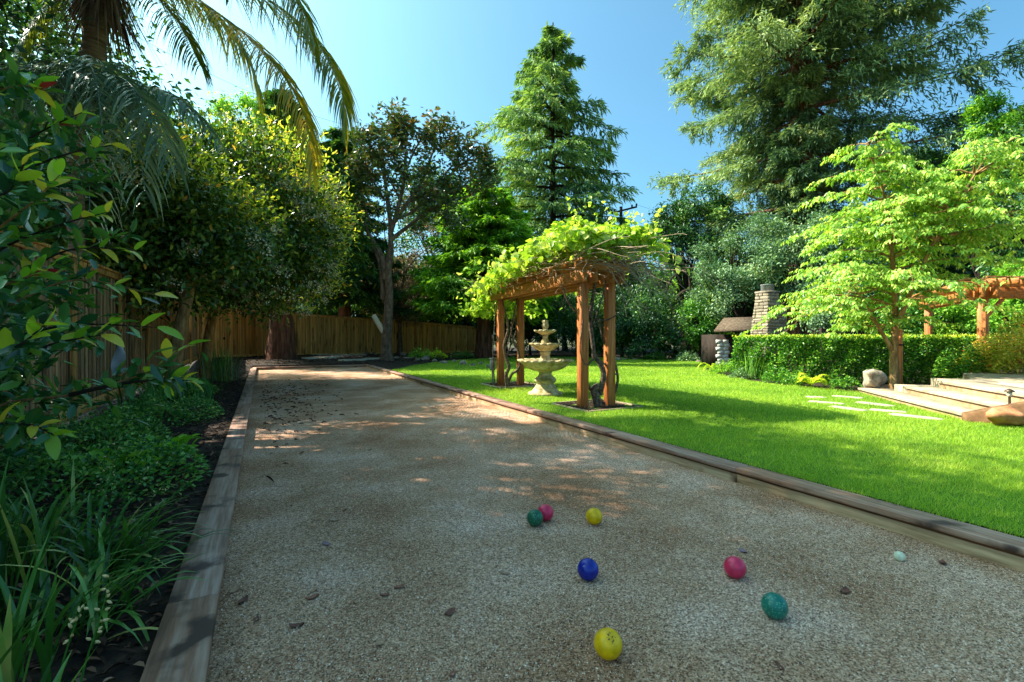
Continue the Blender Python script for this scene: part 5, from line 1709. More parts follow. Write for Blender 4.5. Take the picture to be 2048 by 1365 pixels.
def photinia_tree(base, trunk_pts, tr, ells, nleaf, ncl, label, young_dir, nfl):
    base = np.array(base, float)
    t = thing('photinia_tree', tuple(base), label, 'tree', None)
    P = smooth_path(np.array(trunk_pts), 14)
    tb = [tube(P, np.linspace(tr * 1.25, tr * 0.8, 14), 10)]
    C, dirs = clumps(ells, ncl, 0.5)
    sel = rng.choice(len(C), 26, replace=False)
    for i in sel:
        tb.append(limb(P[rng.integers(9, 14)], C[i], tr * rng.uniform(0.3, 0.5), 0.012, 9, 0.12))
    part('trunk', cat(tb), M['bark_tan'], t, smooth=True)
    idx = rng.integers(0, len(C), nleaf)
    off = rng.normal(size=(nleaf, 3)) * np.array([0.26, 0.26, 0.22])
    Pp = C[idx] + off
    D = unit(dirs[idx] * 0.8 + rdir(nleaf) * 0.9)
    Nn = unit(np.array([0, 0, 0.6]) + dirs[idx] * 0.6 + rdir(nleaf) * 0.6)
    young_f = dirs[idx] @ unit(np.array(young_dir))
    is_young = (young_f > 0.3) & (rng.random(nleaf) < np.clip((young_f - 0.2) * 1.5, 0, 0.92))
    old = ~is_young
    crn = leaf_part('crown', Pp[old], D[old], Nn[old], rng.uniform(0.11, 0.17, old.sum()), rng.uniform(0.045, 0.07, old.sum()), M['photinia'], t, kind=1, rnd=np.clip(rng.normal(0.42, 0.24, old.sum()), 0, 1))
    # young growth, golden by its own leaf colour, on outer shoots of one side
    leaf_part('young_leaves', Pp[is_young] + dirs[idx][is_young] * 0.12, D[is_young], Nn[is_young], rng.uniform(0.10, 0.16, is_young.sum()), rng.uniform(0.04, 0.06, is_young.sum()), M['photinia_young'], crn, kind=1)
    eC = np.array(ells)
    made = 0
    view = unit(np.array([0, 0, 2.5]) - eC[0, :3])
    tries = 0
    while made < nfl and tries < nfl * 30:
        tries += 1
        e = eC[rng.integers(0, len(eC))]
        d = rdir(1)[0]
        if d @ view < 0.1: continue
        p = e[:3] + d * e[3:6] * rng.uniform(0.97, 1.08)
        if np.any([(((p - q_[:3]) / q_[3:6]) ** 2).sum() < 0.85 for q_ in eC]): continue
        o = link('flower_cluster', fl_me[made % 3], None, crn, p - base)
        o.rotation_euler = Vector(d + np.array([0, 0, 0.7])).to_track_quat('Z', 'Y').to_euler()
        o['kind'] = 'stuff'
        s_ = rng.uniform(1.3, 2.4)
        o.scale = (s_, s_, s_)
        made += 1
    return t


bA = gb(338, 9.6); bB = gb(408, 13.4)
TA = [bA - [0, 0, 0.05], at(350, 720, 9.6), at(362, 650, 9.6), at(376, 590, 9.6), at(385, 540, 9.7)]
TB = [bB - [0, 0, 0.05], at(414, 700, 13.4), at(422, 650, 13.4), at(432, 600, 13.4), at(450, 550, 13.3)]
ell = lambda px, py, d, rx, ry, rz: (*at(px, py, d), rx, ry, rz)
photinia_tree(bA, TA, 0.115, [ell(330, 430, 9.8, 1.5, 1.6, 1.35), ell(420, 470, 10.0, 1.2, 1.3, 1.1), ell(250, 480, 9.6, 1.1, 1.3, 1.0), ell(310, 560, 9.7, 1.0, 1.2, 0.6), ell(170, 430, 9.0, 1.2, 1.2, 1.3), ell(60, 430, 8.6, 1.0, 1.2, 1.5)], 36000, 560, 'dark glossy flowering tree leaning from the side bed next to the fence', (0.2, 0.3, 1), 34)
photinia_tree(bB, TB, 0.12, [ell(520, 430, 13.0, 2.0, 2.1, 2.35), ell(585, 460, 12.8, 1.25, 1.4, 1.7), ell(450, 400, 13.2, 1.7, 1.8, 2.2), ell(480, 550, 13.0, 1.6, 1.6, 1.0), ell(570, 560, 12.7, 1.2, 1.3, 0.85), ell(620, 470, 12.6, 0.75, 0.9, 1.3)], 46000, 720, 'large rounded cream-flowering tree with golden tips overhanging the court', (0.75, 0.35, 0.55), 120)

# ------------------------------------------------------------------ layered lime tree at the steps
def layered_tree():
    D_ = 10.3
    b = at(1790, 778, D_); b[2] = 0.09
    t = thing('layered_tree', tuple(b), 'lime green tree with tiers of drooping leaves beside the patio steps', 'tree')
    fork = at(1789, 690, D_)
    tb = []
    P = smooth_path(np.array([b, at(1788, 735, D_), at(1788, 700, D_), at(1790, 640, D_), at(1788, 560, D_), at(1780, 470, D_), at(1768, 390, D_), at(1735, 290, D_)]), 26)
    tb.append(tube(P, np.concatenate([[0.12], np.linspace(0.098, 0.012, 25)]), 10))
    Q = smooth_path(np.array([at(1787, 706, D_), at(1776, 686, D_), at(1760, 660, D_), at(1738, 620, D_), at(1705, 570, D_)]), 12)
    tb.append(tube(Q, np.linspace(0.055, 0.015, 12), 8))
    R2 = smooth_path(np.array([at(1790, 660, D_), at(1815, 600, D_ - 0.2), at(1850, 520, D_ - 0.4), at(1900, 430, D_ - 0.6), at(1975, 310, D_ - 0.8)]), 14)
    tb.append(tube(R2, np.linspace(0.06, 0.012, 14), 8))
    PP, DD, NN = [], [], []
    def twig(P_, ln_leaf):
        # leaves hang in pairs below an arching twig
        m_ = len(P_)
        Tn = unit(np.gradient(P_, axis=0))
        for q_ in range(m_):
            sd = unit(np.cross(Tn[q_], [0, 0, 1.0]))
            for sg in (-1, 1):
                PP.append(P_[q_] + rng.normal(0, 0.012, 3))
                DD.append(sd * sg * rng.uniform(0.4, 0.9) + Tn[q_] * rng.uniform(0.2, 0.7) + np.array([0, 0, -rng.uniform(0.25, 1.0)]))
                NN.append(np.array([0, 0, 1.0]) + Tn[q_] * 0.4 + rng.normal(0, 0.3, 3))
    spine = [P[12:], Q[5:], R2[8:]]
    wts = [64, 14, 34]
    for sp, nb in zip(spine, wts):
        for i in range(nb):
            f = (i + rng.random()) / nb
            st = sp[min(len(sp) - 1, int(f * len(sp)))]
            hrel = (st[2] - 1.3) / 4.0
            L = (3.1 - 2.2 * np.clip(hrel, 0, 1)) * rng.uniform(0.6, 1.08)
            if sp is spine[1]: L = rng.uniform(0.9, 2.2)
            if sp is spine[2]: L = rng.uniform(1.0, 2.6) * (1.05 - 0.5 * f)
            az = i * 2.39996 + rng.normal(0, 0.3)
            o = np.array([math.cos(az), math.sin(az), 0])
            tt = np.linspace(0, 1, 12)[:, None]
            rise = rng.uniform(0.3, 0.6)
            B_ = st + o * L * tt + np.array([0, 0, 1.0]) * L * (rise * tt - (rise + rng.uniform(-0.05, 0.22)) * tt ** 2.2)
            B_ = B_ + rng.normal(0, 0.02, B_.shape)
            tb.append(tube(B_, np.linspace(0.014 + 0.005 * L, 0.003, 12), 5))
            sd = np.array([-o[1], o[0], 0])
            for q_ in range(2, 12):
                for sg in (-1, 1):
                    if rng.random() < 0.12: continue
                    l2 = L * rng.uniform(0.16, 0.34) * (1.15 - 0.6 * q_ / 11)
                    m_ = max(4, int(l2 / 0.036))
                    t2 = np.linspace(0, 1, m_)[:, None]
                    dr = unit(sd * sg * rng.uniform(0.6, 1.0) + o * rng.uniform(0.4, 0.9) + np.array([0, 0, rng.normal(0.08, 0.12)]))
                    tw_ = B_[q_] + dr * l2 * t2 + np.array([0, 0, -0.28 * l2]) * t2 ** 2
                    twig(tw_, 0.09)
    part('trunk', cat(tb), M['bark_tan'], t, smooth=True)
    PPa, DDa, NNa = np.array(PP), np.array(DD), np.array(NN)
    lat = (PPa[:, 0] - b[0]) * CY_ - (PPa[:, 1] - b[1]) * SY_          # pruned up on the pergola side
    kp = ~((lat > 0.45) & (PPa[:, 2] < 2.35 + 0.12 * lat))
    PPa, DDa, NNa = PPa[kp], DDa[kp], NNa[kp]
    n = len(PPa)
    leaf_part('crown', PPa, DDa, NNa, rng.uniform(0.065, 0.115, n), rng.uniform(0.032, 0.055, n), M['layered'], t, kind=0, droop=0.15, fold=0.1)


layered_tree()
# squared stake beside its trunk
sp = at(1799, 770, 10.45)
stk = thing('tree_stake', (sp[0], sp[1], 0.05), 'square wooden stake standing tight behind the layered tree trunk', 'stake')
V, Fc = boxm(0.09, 0.09, 1.35, 0.008)
part('shaft', (V + np.array([sp[0], sp[1], 0.05]), Fc), M['redwood_stain'], stk)
V, Fc = boxm(0.12, 0.125, 0.03, 0.004)
part('tie_band', (V + np.array([sp[0], sp[1], 1.05]), Fc), M['dark_wood'], stk)

# ------------------------------------------------------------------ palms
def frond(start, d_out, L, rise, droop, mat, nleaf, ll, lw, parent, hang=0.9, r0=0.022, bright=0.5, curl=0.0, tipend=1.0, path=None):
    """feather frond: rachis + long leaflets hanging on both sides"""
    if path is None:
        start = np.array(start, float)
        d_out = unit(np.array(d_out, float))
    m_ = 18 if path is None else len(path)
    t = np.linspace(0, 1, m_)[:, None]
    Pm = path if path is not None else start + d_out * L * (t - 0.22 * droop * t ** 3) + np.array([0, 0, 1.0]) * L * (rise * t - (rise * 0.4 + droop) * t ** 2.2)
    rach = tube(Pm, np.linspace(r0, 0.004, m_), 6)
    Tn = unit(np.gradient(Pm, axis=0))
    ti = np.linspace(0.10, tipend, nleaf)
    Vs, Fs, Rs = [rach[0]], [], [np.full(len(rach[0]), 0.35)]
    Fs.append(rach[1])
    cnt = len(rach[0])
    ks = 5
    for q_, tv in enumerate(ti):
        f = tv * (m_ - 1); i = min(m_ - 2, int(f)); w = f - i
        p = Pm[i] * (1 - w) + Pm[i + 1] * w
        T = unit(Tn[i] * (1 - w) + Tn[i + 1] * w)
        side = unit(np.cross(T, [0, 0, 1.0]) + 1e-4)
        for sg in (-1, 1):
            l_ = ll * math.sin(PI * min(0.97, 0.12 + 0.80 * tv)) ** 0.6 * rng.uniform(0.8, 1.15)
            d0 = unit(side * sg * rng.uniform(0.6, 1.0) + T * rng.uniform(0.45, 0.8) + np.array([0, 0, rng.uniform(-0.2, 0.35)]))
            u = np.linspace(0, 1, ks)[:, None]
            hg = hang * rng.uniform(0.7, 1.2)
            pts = p + d0 * l_ * (u - 0.35 * hg * u ** 2) + np.array([0, 0, -1.0]) * l_ * hg * 0.75 * u ** 1.8
            wv = lw * np.array([0.5, 1.0, 0.85, 0.5, 0.05])[:, None] * 0.5
            acr = unit(np.cross(d0, [0.2 * sg, 0.3, 1.0]))
            A_ = pts + acr * wv; B_ = pts - acr * wv
            V = np.stack([A_, B_], 1).reshape(-1, 3)
            idx = np.arange(ks - 1)[:, None] * 2 + cnt
            Fs.append(idx + np.array([[0, 1, 3, 2]]))
            Vs.append(V); Rs.append(np.full(len(V), np.clip(rng.normal(bright, 0.2), 0, 1)))
            cnt += len(V)
    V = np.concatenate(Vs); Fc = np.concatenate(Fs); Rr = np.concatenate(Rs)
    return part('frond', (V, Fc), mat, parent, rnd=Rr)


# tall feather palm with its crown above the picture's top edge
pb = cw(-8.35, 8.8); pz = float(gh(pb[0], pb[1]))
palm = thing('feather_palm', (pb[0], pb[1], pz), 'tall feather palm with arching golden fronds drooping over the court', 'palm')
crown = at(205, -70, 8.5)
m_ = 30
tt = np.linspace(0, 1, m_)[:, None]
PT = np.array([pb[0], pb[1], pz - 0.1]) * (1 - tt) + crown * tt
rad = 0.17 + 0.012 * np.sin(np.arange(m_) * PI) + 0.08 * np.exp(-tt[:, 0] * 9) + 0.05 * np.exp(-((tt[:, 0] - 0.93) / 0.06) ** 2) + 0.008 * (np.arange(m_) % 2)
ptrk = part('trunk', tube(PT, rad, 14), M['palm_trunk'], palm, smooth=False)
# fronds: arching midribs, drooping to where their tips hang
for (pts, br_, nl, ll) in [
    ([(300, -150, 8.3), (430, -60, 8.0), (560, 15, 7.7), (640, 90, 7.5), (680, 170, 7.4), (690, 250, 7.4)], 0.4, 150, 0.82),
    ([(260, -110, 8.3), (370, -20, 7.9), (480, 60, 7.5), (560, 140, 7.2), (610, 235, 7.1), (625, 340, 7.1)], 0.68, 155, 0.80),  # yellower leaflets: sunlight put into this frond's colour
    ([(300, -170, 8.2), (420, -130, 7.6), (540, -60, 7.0), (600, 10, 6.8), (630, 90, 6.8)], 0.3, 130, 0.7),
    ([(250, -90, 8.6), (340, -30, 8.8), (430, 30, 9.0), (490, 100, 9.2), (520, 180, 9.3)], 0.3, 130, 0.85),
    ([(240, -80, 8.4), (300, -20, 8.0), (360, 50, 7.7), (400, 130, 7.6)], 0.3, 110, 0.75),
    ([(190, -60, 8.6), (130, -20, 8.2), (60, 60, 7.9), (20, 160, 7.8)], 0.2, 84, 0.6),
    ([(200, -60, 8.8), (180, -40, 9.4), (120, 20, 10.0), (90, 130, 10.3)], 0.2, 84, 0.6),
    ([(200, -90, 8.2), (120, -180, 7.4), (0, -220, 6.6), (-160, -160, 6.0)], 0.25, 84, 0.6),
    ([(210, -90, 8.2), (260, -240, 7.0), (320, -340, 6.0), (380, -330, 5.2)], 0.25, 84, 0.6),
    ([(210, -90, 8.6), (240, -160, 9.6), (300, -160, 10.6), (350, -60, 11.2)], 0.25, 84, 0.6),
    ([(200, -90, 8.2), (180, -280, 7.2), (150, -380, 6.2), (100, -380, 5.6)], 0.25, 84, 0.6)]:
    Pp = smooth_path(np.array([crown + (at(*pts[0]) - crown) * 0.3] + [at(*p_) for p_ in pts]), 22)
    frond(None, None, 0, 0, 0, M['palm_gold'], nl, ll, 0.022, palm, hang=0.95, r0=0.026, bright=br_, path=Pp)
# dead hanging skirt fibres under the crown
fib = []
n = 420
a_ = rng.random(n) * 2 * PI
P = crown + np.stack([0.2 * np.cos(a_), 0.2 * np.sin(a_), rng.uniform(-0.6, 0.1, n)], -1)
D = np.stack([0.35 * np.cos(a_), 0.35 * np.sin(a_), -np.ones(n)], -1) + rng.normal(0, 0.12, (n, 3))
leaf_part('dead_skirt', P, D, np.stack([np.cos(a_), np.sin(a_), np.zeros(n)], -1), rng.uniform(0.7, 1.6, n), rng.uniform(0.012, 0.03, n), M['fibre'], ptrk)

# lower palm with broad blue-green leaflets, hanging in front of the flowering trees
pb2 = cw(-7.15, 7.9); pz2 = float(gh(pb2[0], pb2[1]))
palm2 = thing('blue_palm', (pb2[0], pb2[1], pz2), 'blue-green palm with long drooping leaflets in front of the flowering trees', 'palm')
cr2 = at(150, 215, 7.5)
tt = np.linspace(0, 1, 16)[:, None]
part('trunk', tube(np.array([pb2[0], pb2[1], pz2 - 0.1]) * (1 - tt) + cr2 * tt, 0.11 + 0.03 * np.exp(-tt[:, 0] * 6), 12), M['palm_trunk'], palm2)
for (tx, ty, td, ris, nl, ll, lw) in [(395, 230, 6.9, 0.35, 34, 0.62, 0.034), (320, 300, 5.9, 0.3, 34, 0.75, 0.036), (210, 330, 5.6, 0.4, 32, 0.65, 0.034), (60, 330, 5.4, 0.4, 32, 0.7, 0.036), (440, 290, 7.3, 0.5, 30, 0.5, 0.03), (-40, 260, 5.6, 0.4, 32, 0.7, 0.034), (120, 400, 5.4, 0.2, 30, 0.7, 0.036), (250, 130, 7.0, 0.5, 30, 0.6, 0.032), (40, 120, 6.8, 0.6, 30, 0.6, 0.03), (300, 180, 7.6, 0.45, 30, 0.6, 0.032), (180, 440, 6.4, 0.35, 34, 0.8, 0.036), (20, 420, 6.2, 0.4, 34, 0.8, 0.036), (290, 380, 6.6, 0.45, 36, 0.85, 0.036), (-80, 380, 6.2, 0.4, 34, 0.8, 0.036), (100, 300, 6.0, 0.7, 34, 0.8, 0.036), (230, 260, 6.2, 0.7, 34, 0.8, 0.036), (350, 330, 6.8, 0.5, 36, 0.8, 0.034)]:
    tip = at(tx, ty, td); dv = tip - cr2; hl = np.linalg.norm(dv[:2])
    droop_ = 0.5
    for _ in range(6):
        L = hl / max(0.3, (1 - 0.22 * droop_)); droop_ = ris * 0.6 - dv[2] / L
    frond(cr2, (dv[0], dv[1], 0), max(L, 0.6), ris, droop_, M['palm_blue'], nl, ll, lw * 1.35, palm2, hang=1.0, r0=0.018, bright=0.5)

# ------------------------------------------------------------------ near photinia shrub with separate leaves
def big_leaf(L, W, seed, rv, curl=0.18):
    r_ = np.random.default_rng(seed)
    n = 6
    V = []
    for i in range(n + 1):
        t = i / n
        w = W * 0.5 * math.sin(PI * (0.04 + 0.94 * t) ** 0.9) ** 0.75
        z = curl * L * (0.6 * t - t * t) + r_.normal(0, 0.0012)
        V += [[-w, L * t, z + 0.28 * w], [0, L * t, z], [w, L * t, z + 0.28 * w]]
    Fc = []
    for i in range(n):
        a = i * 3
        Fc += [[a, a + 1, a + 4, a + 3], [a + 1, a + 2, a + 5, a + 4]]
    return mesh_np('leaf', np.array(V), Fc, rnd=np.full(len(V), rv), smooth=True)


LEAFM = {}
for key, mt, vals in (('old', 'shrub_old', (0.1, 0.4, 0.65, 0.9)), ('new', 'shrub_new', (0.1, 0.4, 0.7, 0.97)), ('red', 'shrub_red', (0.2, 0.8))):
    LEAFM[key] = []
    for i, v in enumerate(vals):
        me = big_leaf(0.105, 0.045, 90 + i, v, 0.14 + 0.12 * (i % 2))
        me.materials.append(M[mt])
        LEAFM[key].append(me)


def put_leaf(parent, p, d, nrm, kind, sc_, rootloc):
    me = LEAFM[kind][rng.integers(0, len(LEAFM[kind]))]
    o = link('leaf', me, None, parent, p - rootloc)
    y = unit(np.array(d)); x = unit(np.cross(y, nrm)); z = np.cross(x, y)
    m = Matrix(((x[0], y[0], z[0]), (x[1], y[1], z[1]), (x[2], y[2], z[2])))
    o.rotation_euler = m.to_euler()
    o.scale = (sc_, sc_, sc_)
    return o


sb_ = cw(-3.55, 2.6)
shrub = thing('photinia_shrub', (sb_[0], sb_[1], 0.05), 'glossy leafed shrub with lime and reddish young shoots beside the side fence', 'shrub')
rl = np.array([sb_[0], sb_[1], 0.05])
paths = [
    [(-140, 300, 2.5), (-40, 200, 2.5), (40, 172, 2.5), (92, 182, 2.5)],
    [(-140, 420, 2.5), (-20, 330, 2.6), (80, 265, 2.7), (165, 225, 2.7)],
    [(-140, 500, 2.6), (20, 360, 2.7), (130, 310, 2.8), (225, 290, 2.9)],
    [(-140, 560, 2.3), (-20, 470, 2.3), (70, 400, 2.3), (120, 350, 2.3)],
    [(-140, 600, 2.4), (0, 500, 2.5), (120, 450, 2.6), (215, 425, 2.6)],
    [(-140, 640, 2.4), (20, 560, 2.5), (140, 500, 2.6), (270, 500, 2.7)],
    [(-140, 700, 2.5), (40, 600, 2.6), (160, 560, 2.7), (310, 590, 2.8)],
    [(-140, 760, 2.4), (20, 680, 2.4), (150, 650, 2.4), (315, 655, 2.4)],
    [(-140, 820, 2.3), (0, 740, 2.3), (100, 690, 2.3), (205, 670, 2.3)],
    [(-140, 900, 2.5), (0, 812, 2.5), (140, 790, 2.5), (285, 748, 2.5), (378, 690, 2.6)],
    [(140, 790, 2.5), (240, 768, 2.5), (330, 760, 2.6), (385, 762, 2.6)],
    [(-140, 880, 2.2), (-20, 850, 2.2), (60, 850, 2.2), (110, 872, 2.2)],
    [(-140, 660, 2.1), (-40, 590, 2.1), (40, 560, 2.1), (95, 540, 2.1)],
    [(-140, 460, 2.1), (-40, 400, 2.1), (20, 380, 2.1), (60, 300, 2.1)],
    [(-140, 780, 2.0), (-20, 720, 2.0), (40, 690, 2.0), (90, 650, 2.0)],
]
base_pt = np.array([sb_[0], sb_[1], 0.0])
nleafobj = 0
EP, ED, EN = [], [], []
for bi, pth in enumerate(paths):
    Pw = np.array([at(*p) for p in pth])
    P = smooth_path(Pw, 18)
    stem_pts = P
    if bi != 10:
        st = smooth_path(np.array([base_pt + rng.normal(0, 0.08, 3) * [1, 1, 0], (base_pt + Pw[0]) / 2 + rng.normal(0, 0.06, 3), Pw[0]]), 8)
        stem_pts = np.concatenate([st, P[1:]])
    part('branch', tube(stem_pts, np.linspace(0.012, 0.0028, len(stem_pts)), 6), M['bark_dark'] if bi % 3 else M['bark_tan'], shrub, smooth=True)
    T = unit(np.gradient(P, axis=0))
    n_ = 18
    for q_ in range(n_):
        f = 0.30 + 0.70 * q_ / (n_ - 1)
        i = min(17, int(f * 17))
        p = P[i]
        phi = q_ * 2.4 + bi
        side = unit(np.cross(T[i], [0, 0, 1.0])); upv = np.cross(side, T[i])
        radial = side * math.cos(phi) + upv * math.sin(phi)
        tipness = q_ / (n_ - 1)
        d = unit(T[i] * (0.5 + 0.5 * tipness) + radial * 0.85 + np.array([0, 0, 0.05]) + rng.normal(0, 0.18, 3))
        nrm = unit(np.array([0, 0, 1.0]) + rng.normal(0, 0.35, 3))
        kind = 'new' if (tipness > 0.62 and rng.random() < 0.85) else ('red' if rng.random() < 0.035 else ('new' if rng.random() < 0.12 else 'old'))
        put_leaf(shrub, p, d, nrm, kind, rng.uniform(0.75, 1.25), rl)
        nleafobj += 1
    for _ in range(16):
        i = rng.integers(4, 16)
        EP.append(P[i] + rng.normal(0, 0.07, 3) + np.array([0, 0, -0.02])); ED.append(rdir(1)[0] + T[i] * 0.4); EN.append(np.array([0, 0, 1.0]) + rng.normal(0, 0.4, 3))
for _ in range(34):
    a_ = (rng.uniform(-120, 40), rng.uniform(180, 900)); d_ = rng.uniform(2.6, 3.4)
    e_ = (a_[0] + rng.uniform(120, 260), a_[1] - rng.uniform(-20, 110))
    P = smooth_path(np.array([at(*a_, d_), at((a_[0] + e_[0]) / 2, (a_[1] + e_[1]) / 2 - 15, d_), at(*e_, d_ + 0.1)]), 16)
    for q_ in range(4, 16):
        for _k in range(2):
            EP.append(P[q_] + rng.normal(0, 0.015, 3)); ED.append(unit(P[15] - P[0]) * 0.5 + rdir(1)[0] * 0.8); EN.append(np.array([0, 0, 1.0]) + rng.normal(0, 0.35, 3))
# inner foliage near the stems, past the single leaves
m_ = 900
pts = np.array([at(rng.uniform(-160, 60), rng.uniform(140, 900), rng.uniform(2.2, 3.2)) for _ in range(m_)])
EP = np.concatenate([np.array(EP), pts]); ED = np.concatenate([np.array(ED), rdir(m_)]); EN = np.concatenate([np.array(EN), rdir(m_) + np.array([0, 0, 0.8])])
leaf_part('inner_foliage', EP, ED, EN, rng.uniform(0.08, 0.12, len(EP)), rng.uniform(0.035, 0.05, len(EP)), M['shrub_old'], shrub, kind=1)
# single curled dead leaf hanging in the shrub
dp = at(236, 722, 2.75)
dead = thing('dead_leaf', tuple(dp), 'curled grey dead leaf hanging before the side fence', 'leaf')
V, Fc = [], []
for i in range(8):
    t = i / 7
    for j in range(5):
        s_ = (j - 2) / 2
        w = 0.032 * math.sin(PI * (0.1 + 0.85 * t))
        V.append([dp[0] + s_ * w * 0.9 + 0.008 * math.sin(5 * t), dp[1] + 0.022 * s_ * s_ * math.cos(4 * t) + 0.01 * math.sin(7 * t + j), dp[2] + 0.09 - 0.17 * t + 0.006 * math.sin(j * 2 + t * 5)])
for i in range(7):
    for j in range(4):
        a = i * 5 + j
        Fc.append([a, a + 1, a + 6, a + 5])
part('blade', (np.array(V), np.array(Fc)), M['clay'], dead, smooth=True)
part('stalk', tube(smooth_path(np.array([dp + [0, 0, 0.09], dp + [0.01, 0, 0.15], at(250, 640, 2.78)]), 8), 0.002, 5), M['bark_dark'], dead)

# ------------------------------------------------------------------ strap-leaved clumps
def strap(base, az, L, W, lean, curve, rv=None, n=8):
    """one strap leaf; returns V, F (3 columns, folded)"""
    o = np.array([math.cos(az), math.sin(az), 0])
    s = np.array([-o[1], o[0], 0])
    t = np.linspace(0, 1, n)
    ang = lean + curve * t ** 1.5                              # angle from vertical
    dl_ = L / (n - 1)
    x_ = np.concatenate([[0], np.cumsum(np.sin(ang[:-1]) * dl_)])
    z_ = np.concatenate([[0], np.cumsum(np.cos(ang[:-1]) * dl_)])
    w = W * 0.5 * np.clip(np.minimum(0.55 + t * 2, (1 - t) * 3.2), 0.04, 1)
    nn = o[None, :] * -np.cos(ang)[:, None] + np.array([0, 0, 1]) * np.sin(ang)[:, None]
    C = base + o * x_[:, None] + np.array([0, 0, 1]) * z_[:, None]
    V = np.stack([C + s * w[:, None] + nn * w[:, None] * 0.35, C, C - s * w[:, None] + nn * w[:, None] * 0.35], 1).reshape(-1, 3)
    i = np.arange(n - 1)[:, None] * 3
    Fc = np.concatenate([i + np.array([[0, 1, 4, 3]]), i + np.array([[1, 2, 5, 4]])])
    return V, Fc


def strap_clump(name, c, nl, L, W, lean, curve, label, mat, spread=0.08, sep=False, group=None, azbias=None, cat_='plant'):
    z = float(bedz(np.array(c[0]), np.array(c[1]))) - 0.01
    t = thing(name, (c[0], c[1], z), label, cat_, group)
    Vs, Rs = [], []
    for i in range(nl):
        az = rng.random() * 2 * PI
        if azbias is not None and rng.random() < 0.5:
            az = azbias + rng.normal(0, 0.7)
        base = np.array([c[0] + rng.normal(0, spread), c[1] + rng.normal(0, spread), z])
        vf = strap(base, az, L * rng.uniform(0.6, 1.15), W * rng.uniform(0.7, 1.2), abs(rng.normal(lean, lean * 0.6)), max(0.1, rng.normal(curve, 0.35)))
        rv = np.clip(rng.normal(0.5, 0.25), 0, 1)
        if sep:
            part('leaf', vf, M[mat], t, rnd=np.full(len(vf[0]), rv), smooth=True)
        else:
            Vs.append(vf); Rs.append(np.full(len(vf[0]), rv))
    if not sep:
        part('leaves', cat(Vs), M[mat], t, rnd=np.concatenate(Rs), smooth=True, kind='stuff')
    return t


strap_clump('strap_plant', (-0.80, 2.02), 64, 0.46, 0.024, 0.16, 0.5, 'tall upright dark green strap-leaved clump beside dried flower stalks', 'strap', 0.09, True)
strap_clump('strap_plant', (-0.66, 2.98), 78, 0.48, 0.019, 0.45, 1.5, 'arching strap-leaved clump spilling towards the court edging', 'strap', 0.07, True, azbias=0.0)
strap_clump('strap_plant', (-1.05, 2.62), 60, 0.62, 0.026, 0.12, 0.4, 'erect broad strap-leaved clump between arching clump and shrub', 'strap', 0.10, True)
strap_clump('strap_plant', (-0.62, 2.45), 60, 0.46, 0.018, 0.5, 1.5, 'narrow arching clump just beyond the dried stalks', 'strap', 0.08, False, azbias=0.2)
strap_clump('strap_plant', (-1.0, 3.25), 60, 0.5, 0.02, 0.35, 1.3, 'arching clump in front of the bushy ground cover', 'strap', 0.10, False)
strap_clump('strap_plant', (-1.32, 3.4), 50, 0.5, 0.022, 0.3, 1.2, 'shaded strap-leaved clump close to the side fence', 'strap', 0.10, False)
strap_clump('strap_plant', (-0.62, 1.55), 36, 0.40, 0.026, 0.2, 0.7, 'strap-leaved clump at the dead leaf pile by the court corner', 'strap', 0.08, True)
for (px, d, nl, L, lab) in [(440, 12.6, 90, 0.95, 'tall reedy iris clump under the leaning trunks by the court'), (330, 9.2, 70, 0.75, 'reedy iris clump at the foot of the leaning flowering tree'), (300, 7.6, 70, 0.6, 'low grassy clump beyond the lime broad-leaved plant'), (390, 8.6, 80, 0.55, 'fine arching grass clump against the court edging')]:
    p = gb(px, d)
    strap_clump('iris_clump', (p[0], p[1]), nl, L, 0.018, 0.14, 0.35 if 'iris' in lab else 1.2, lab, 'strap' if 'iris' in lab else 'cover', 0.16, False)

# flower stalks with dry seed heads
def stalk(name, pts, d, label, heads, group):
    P = smooth_path(np.array([at(a, b, d) for a, b in pts]), 14)
    P[0][2] = min(P[0][2], 0.06)
    t = thing(name, tuple(P[0]), label, 'flower stalk', group)
    part('stem', tube(P, np.linspace(0.0038, 0.0015, 14), 6), M['reed'], t, smooth=True)
    for i in range(heads):
        f = 0.55 + 0.45 * i / max(1, heads - 1)
        p = P[min(13, int(f * 13))]
        dv = unit(rng.normal(size=3) + np.array([0, 0, 0.5]))
        L = rng.uniform(0.012, 0.02)
        th_ = np.linspace(0, 1, 5)
        Vt, Ft = tube(p + dv * (0.006 + L * th_)[:, None], [0.0015, 0.004, 0.0045, 0.003, 0.0005], 6)
        part('seed_head', (Vt, Ft), M['bud'], t, smooth=True)


M['bud'] = surf_mat('bud', [(0.3, lin(176, 146, 88)), (0.7, lin(222, 200, 146))], (80, 80, 80), 3, 0.8, 0.1)
stalk('flower_stalk', [(150, 1420), (170, 1330), (196, 1250), (222, 1155)], 1.42, 'green stalk with a row of dry cream seed heads', 13, 'dried flower stalks in the bed')
stalk('flower_stalk', [(112, 1420), (125, 1330), (150, 1250), (165, 1215)], 1.42, 'shorter green stalk with dry cream seed heads by the dead leaf pile', 10, 'dried flower stalks in the bed')
for i, pts in enumerate([[(170, 1110), (190, 1040), (215, 970), (240, 900)], [(150, 1120), (180, 1020), (205, 960), (215, 915)], [(215, 1110), (240, 1040), (280, 960), (310, 930)], [(190, 1100), (215, 1030), (228, 960), (232, 890)], [(240, 1110), (280, 1040), (310, 990), (330, 975)]]):
    stalk('flower_stalk', pts, 2.7, 'thin bare yellowish flower stalk rising from the arching strap clump', 6, 'thin stalks of the arching clump')

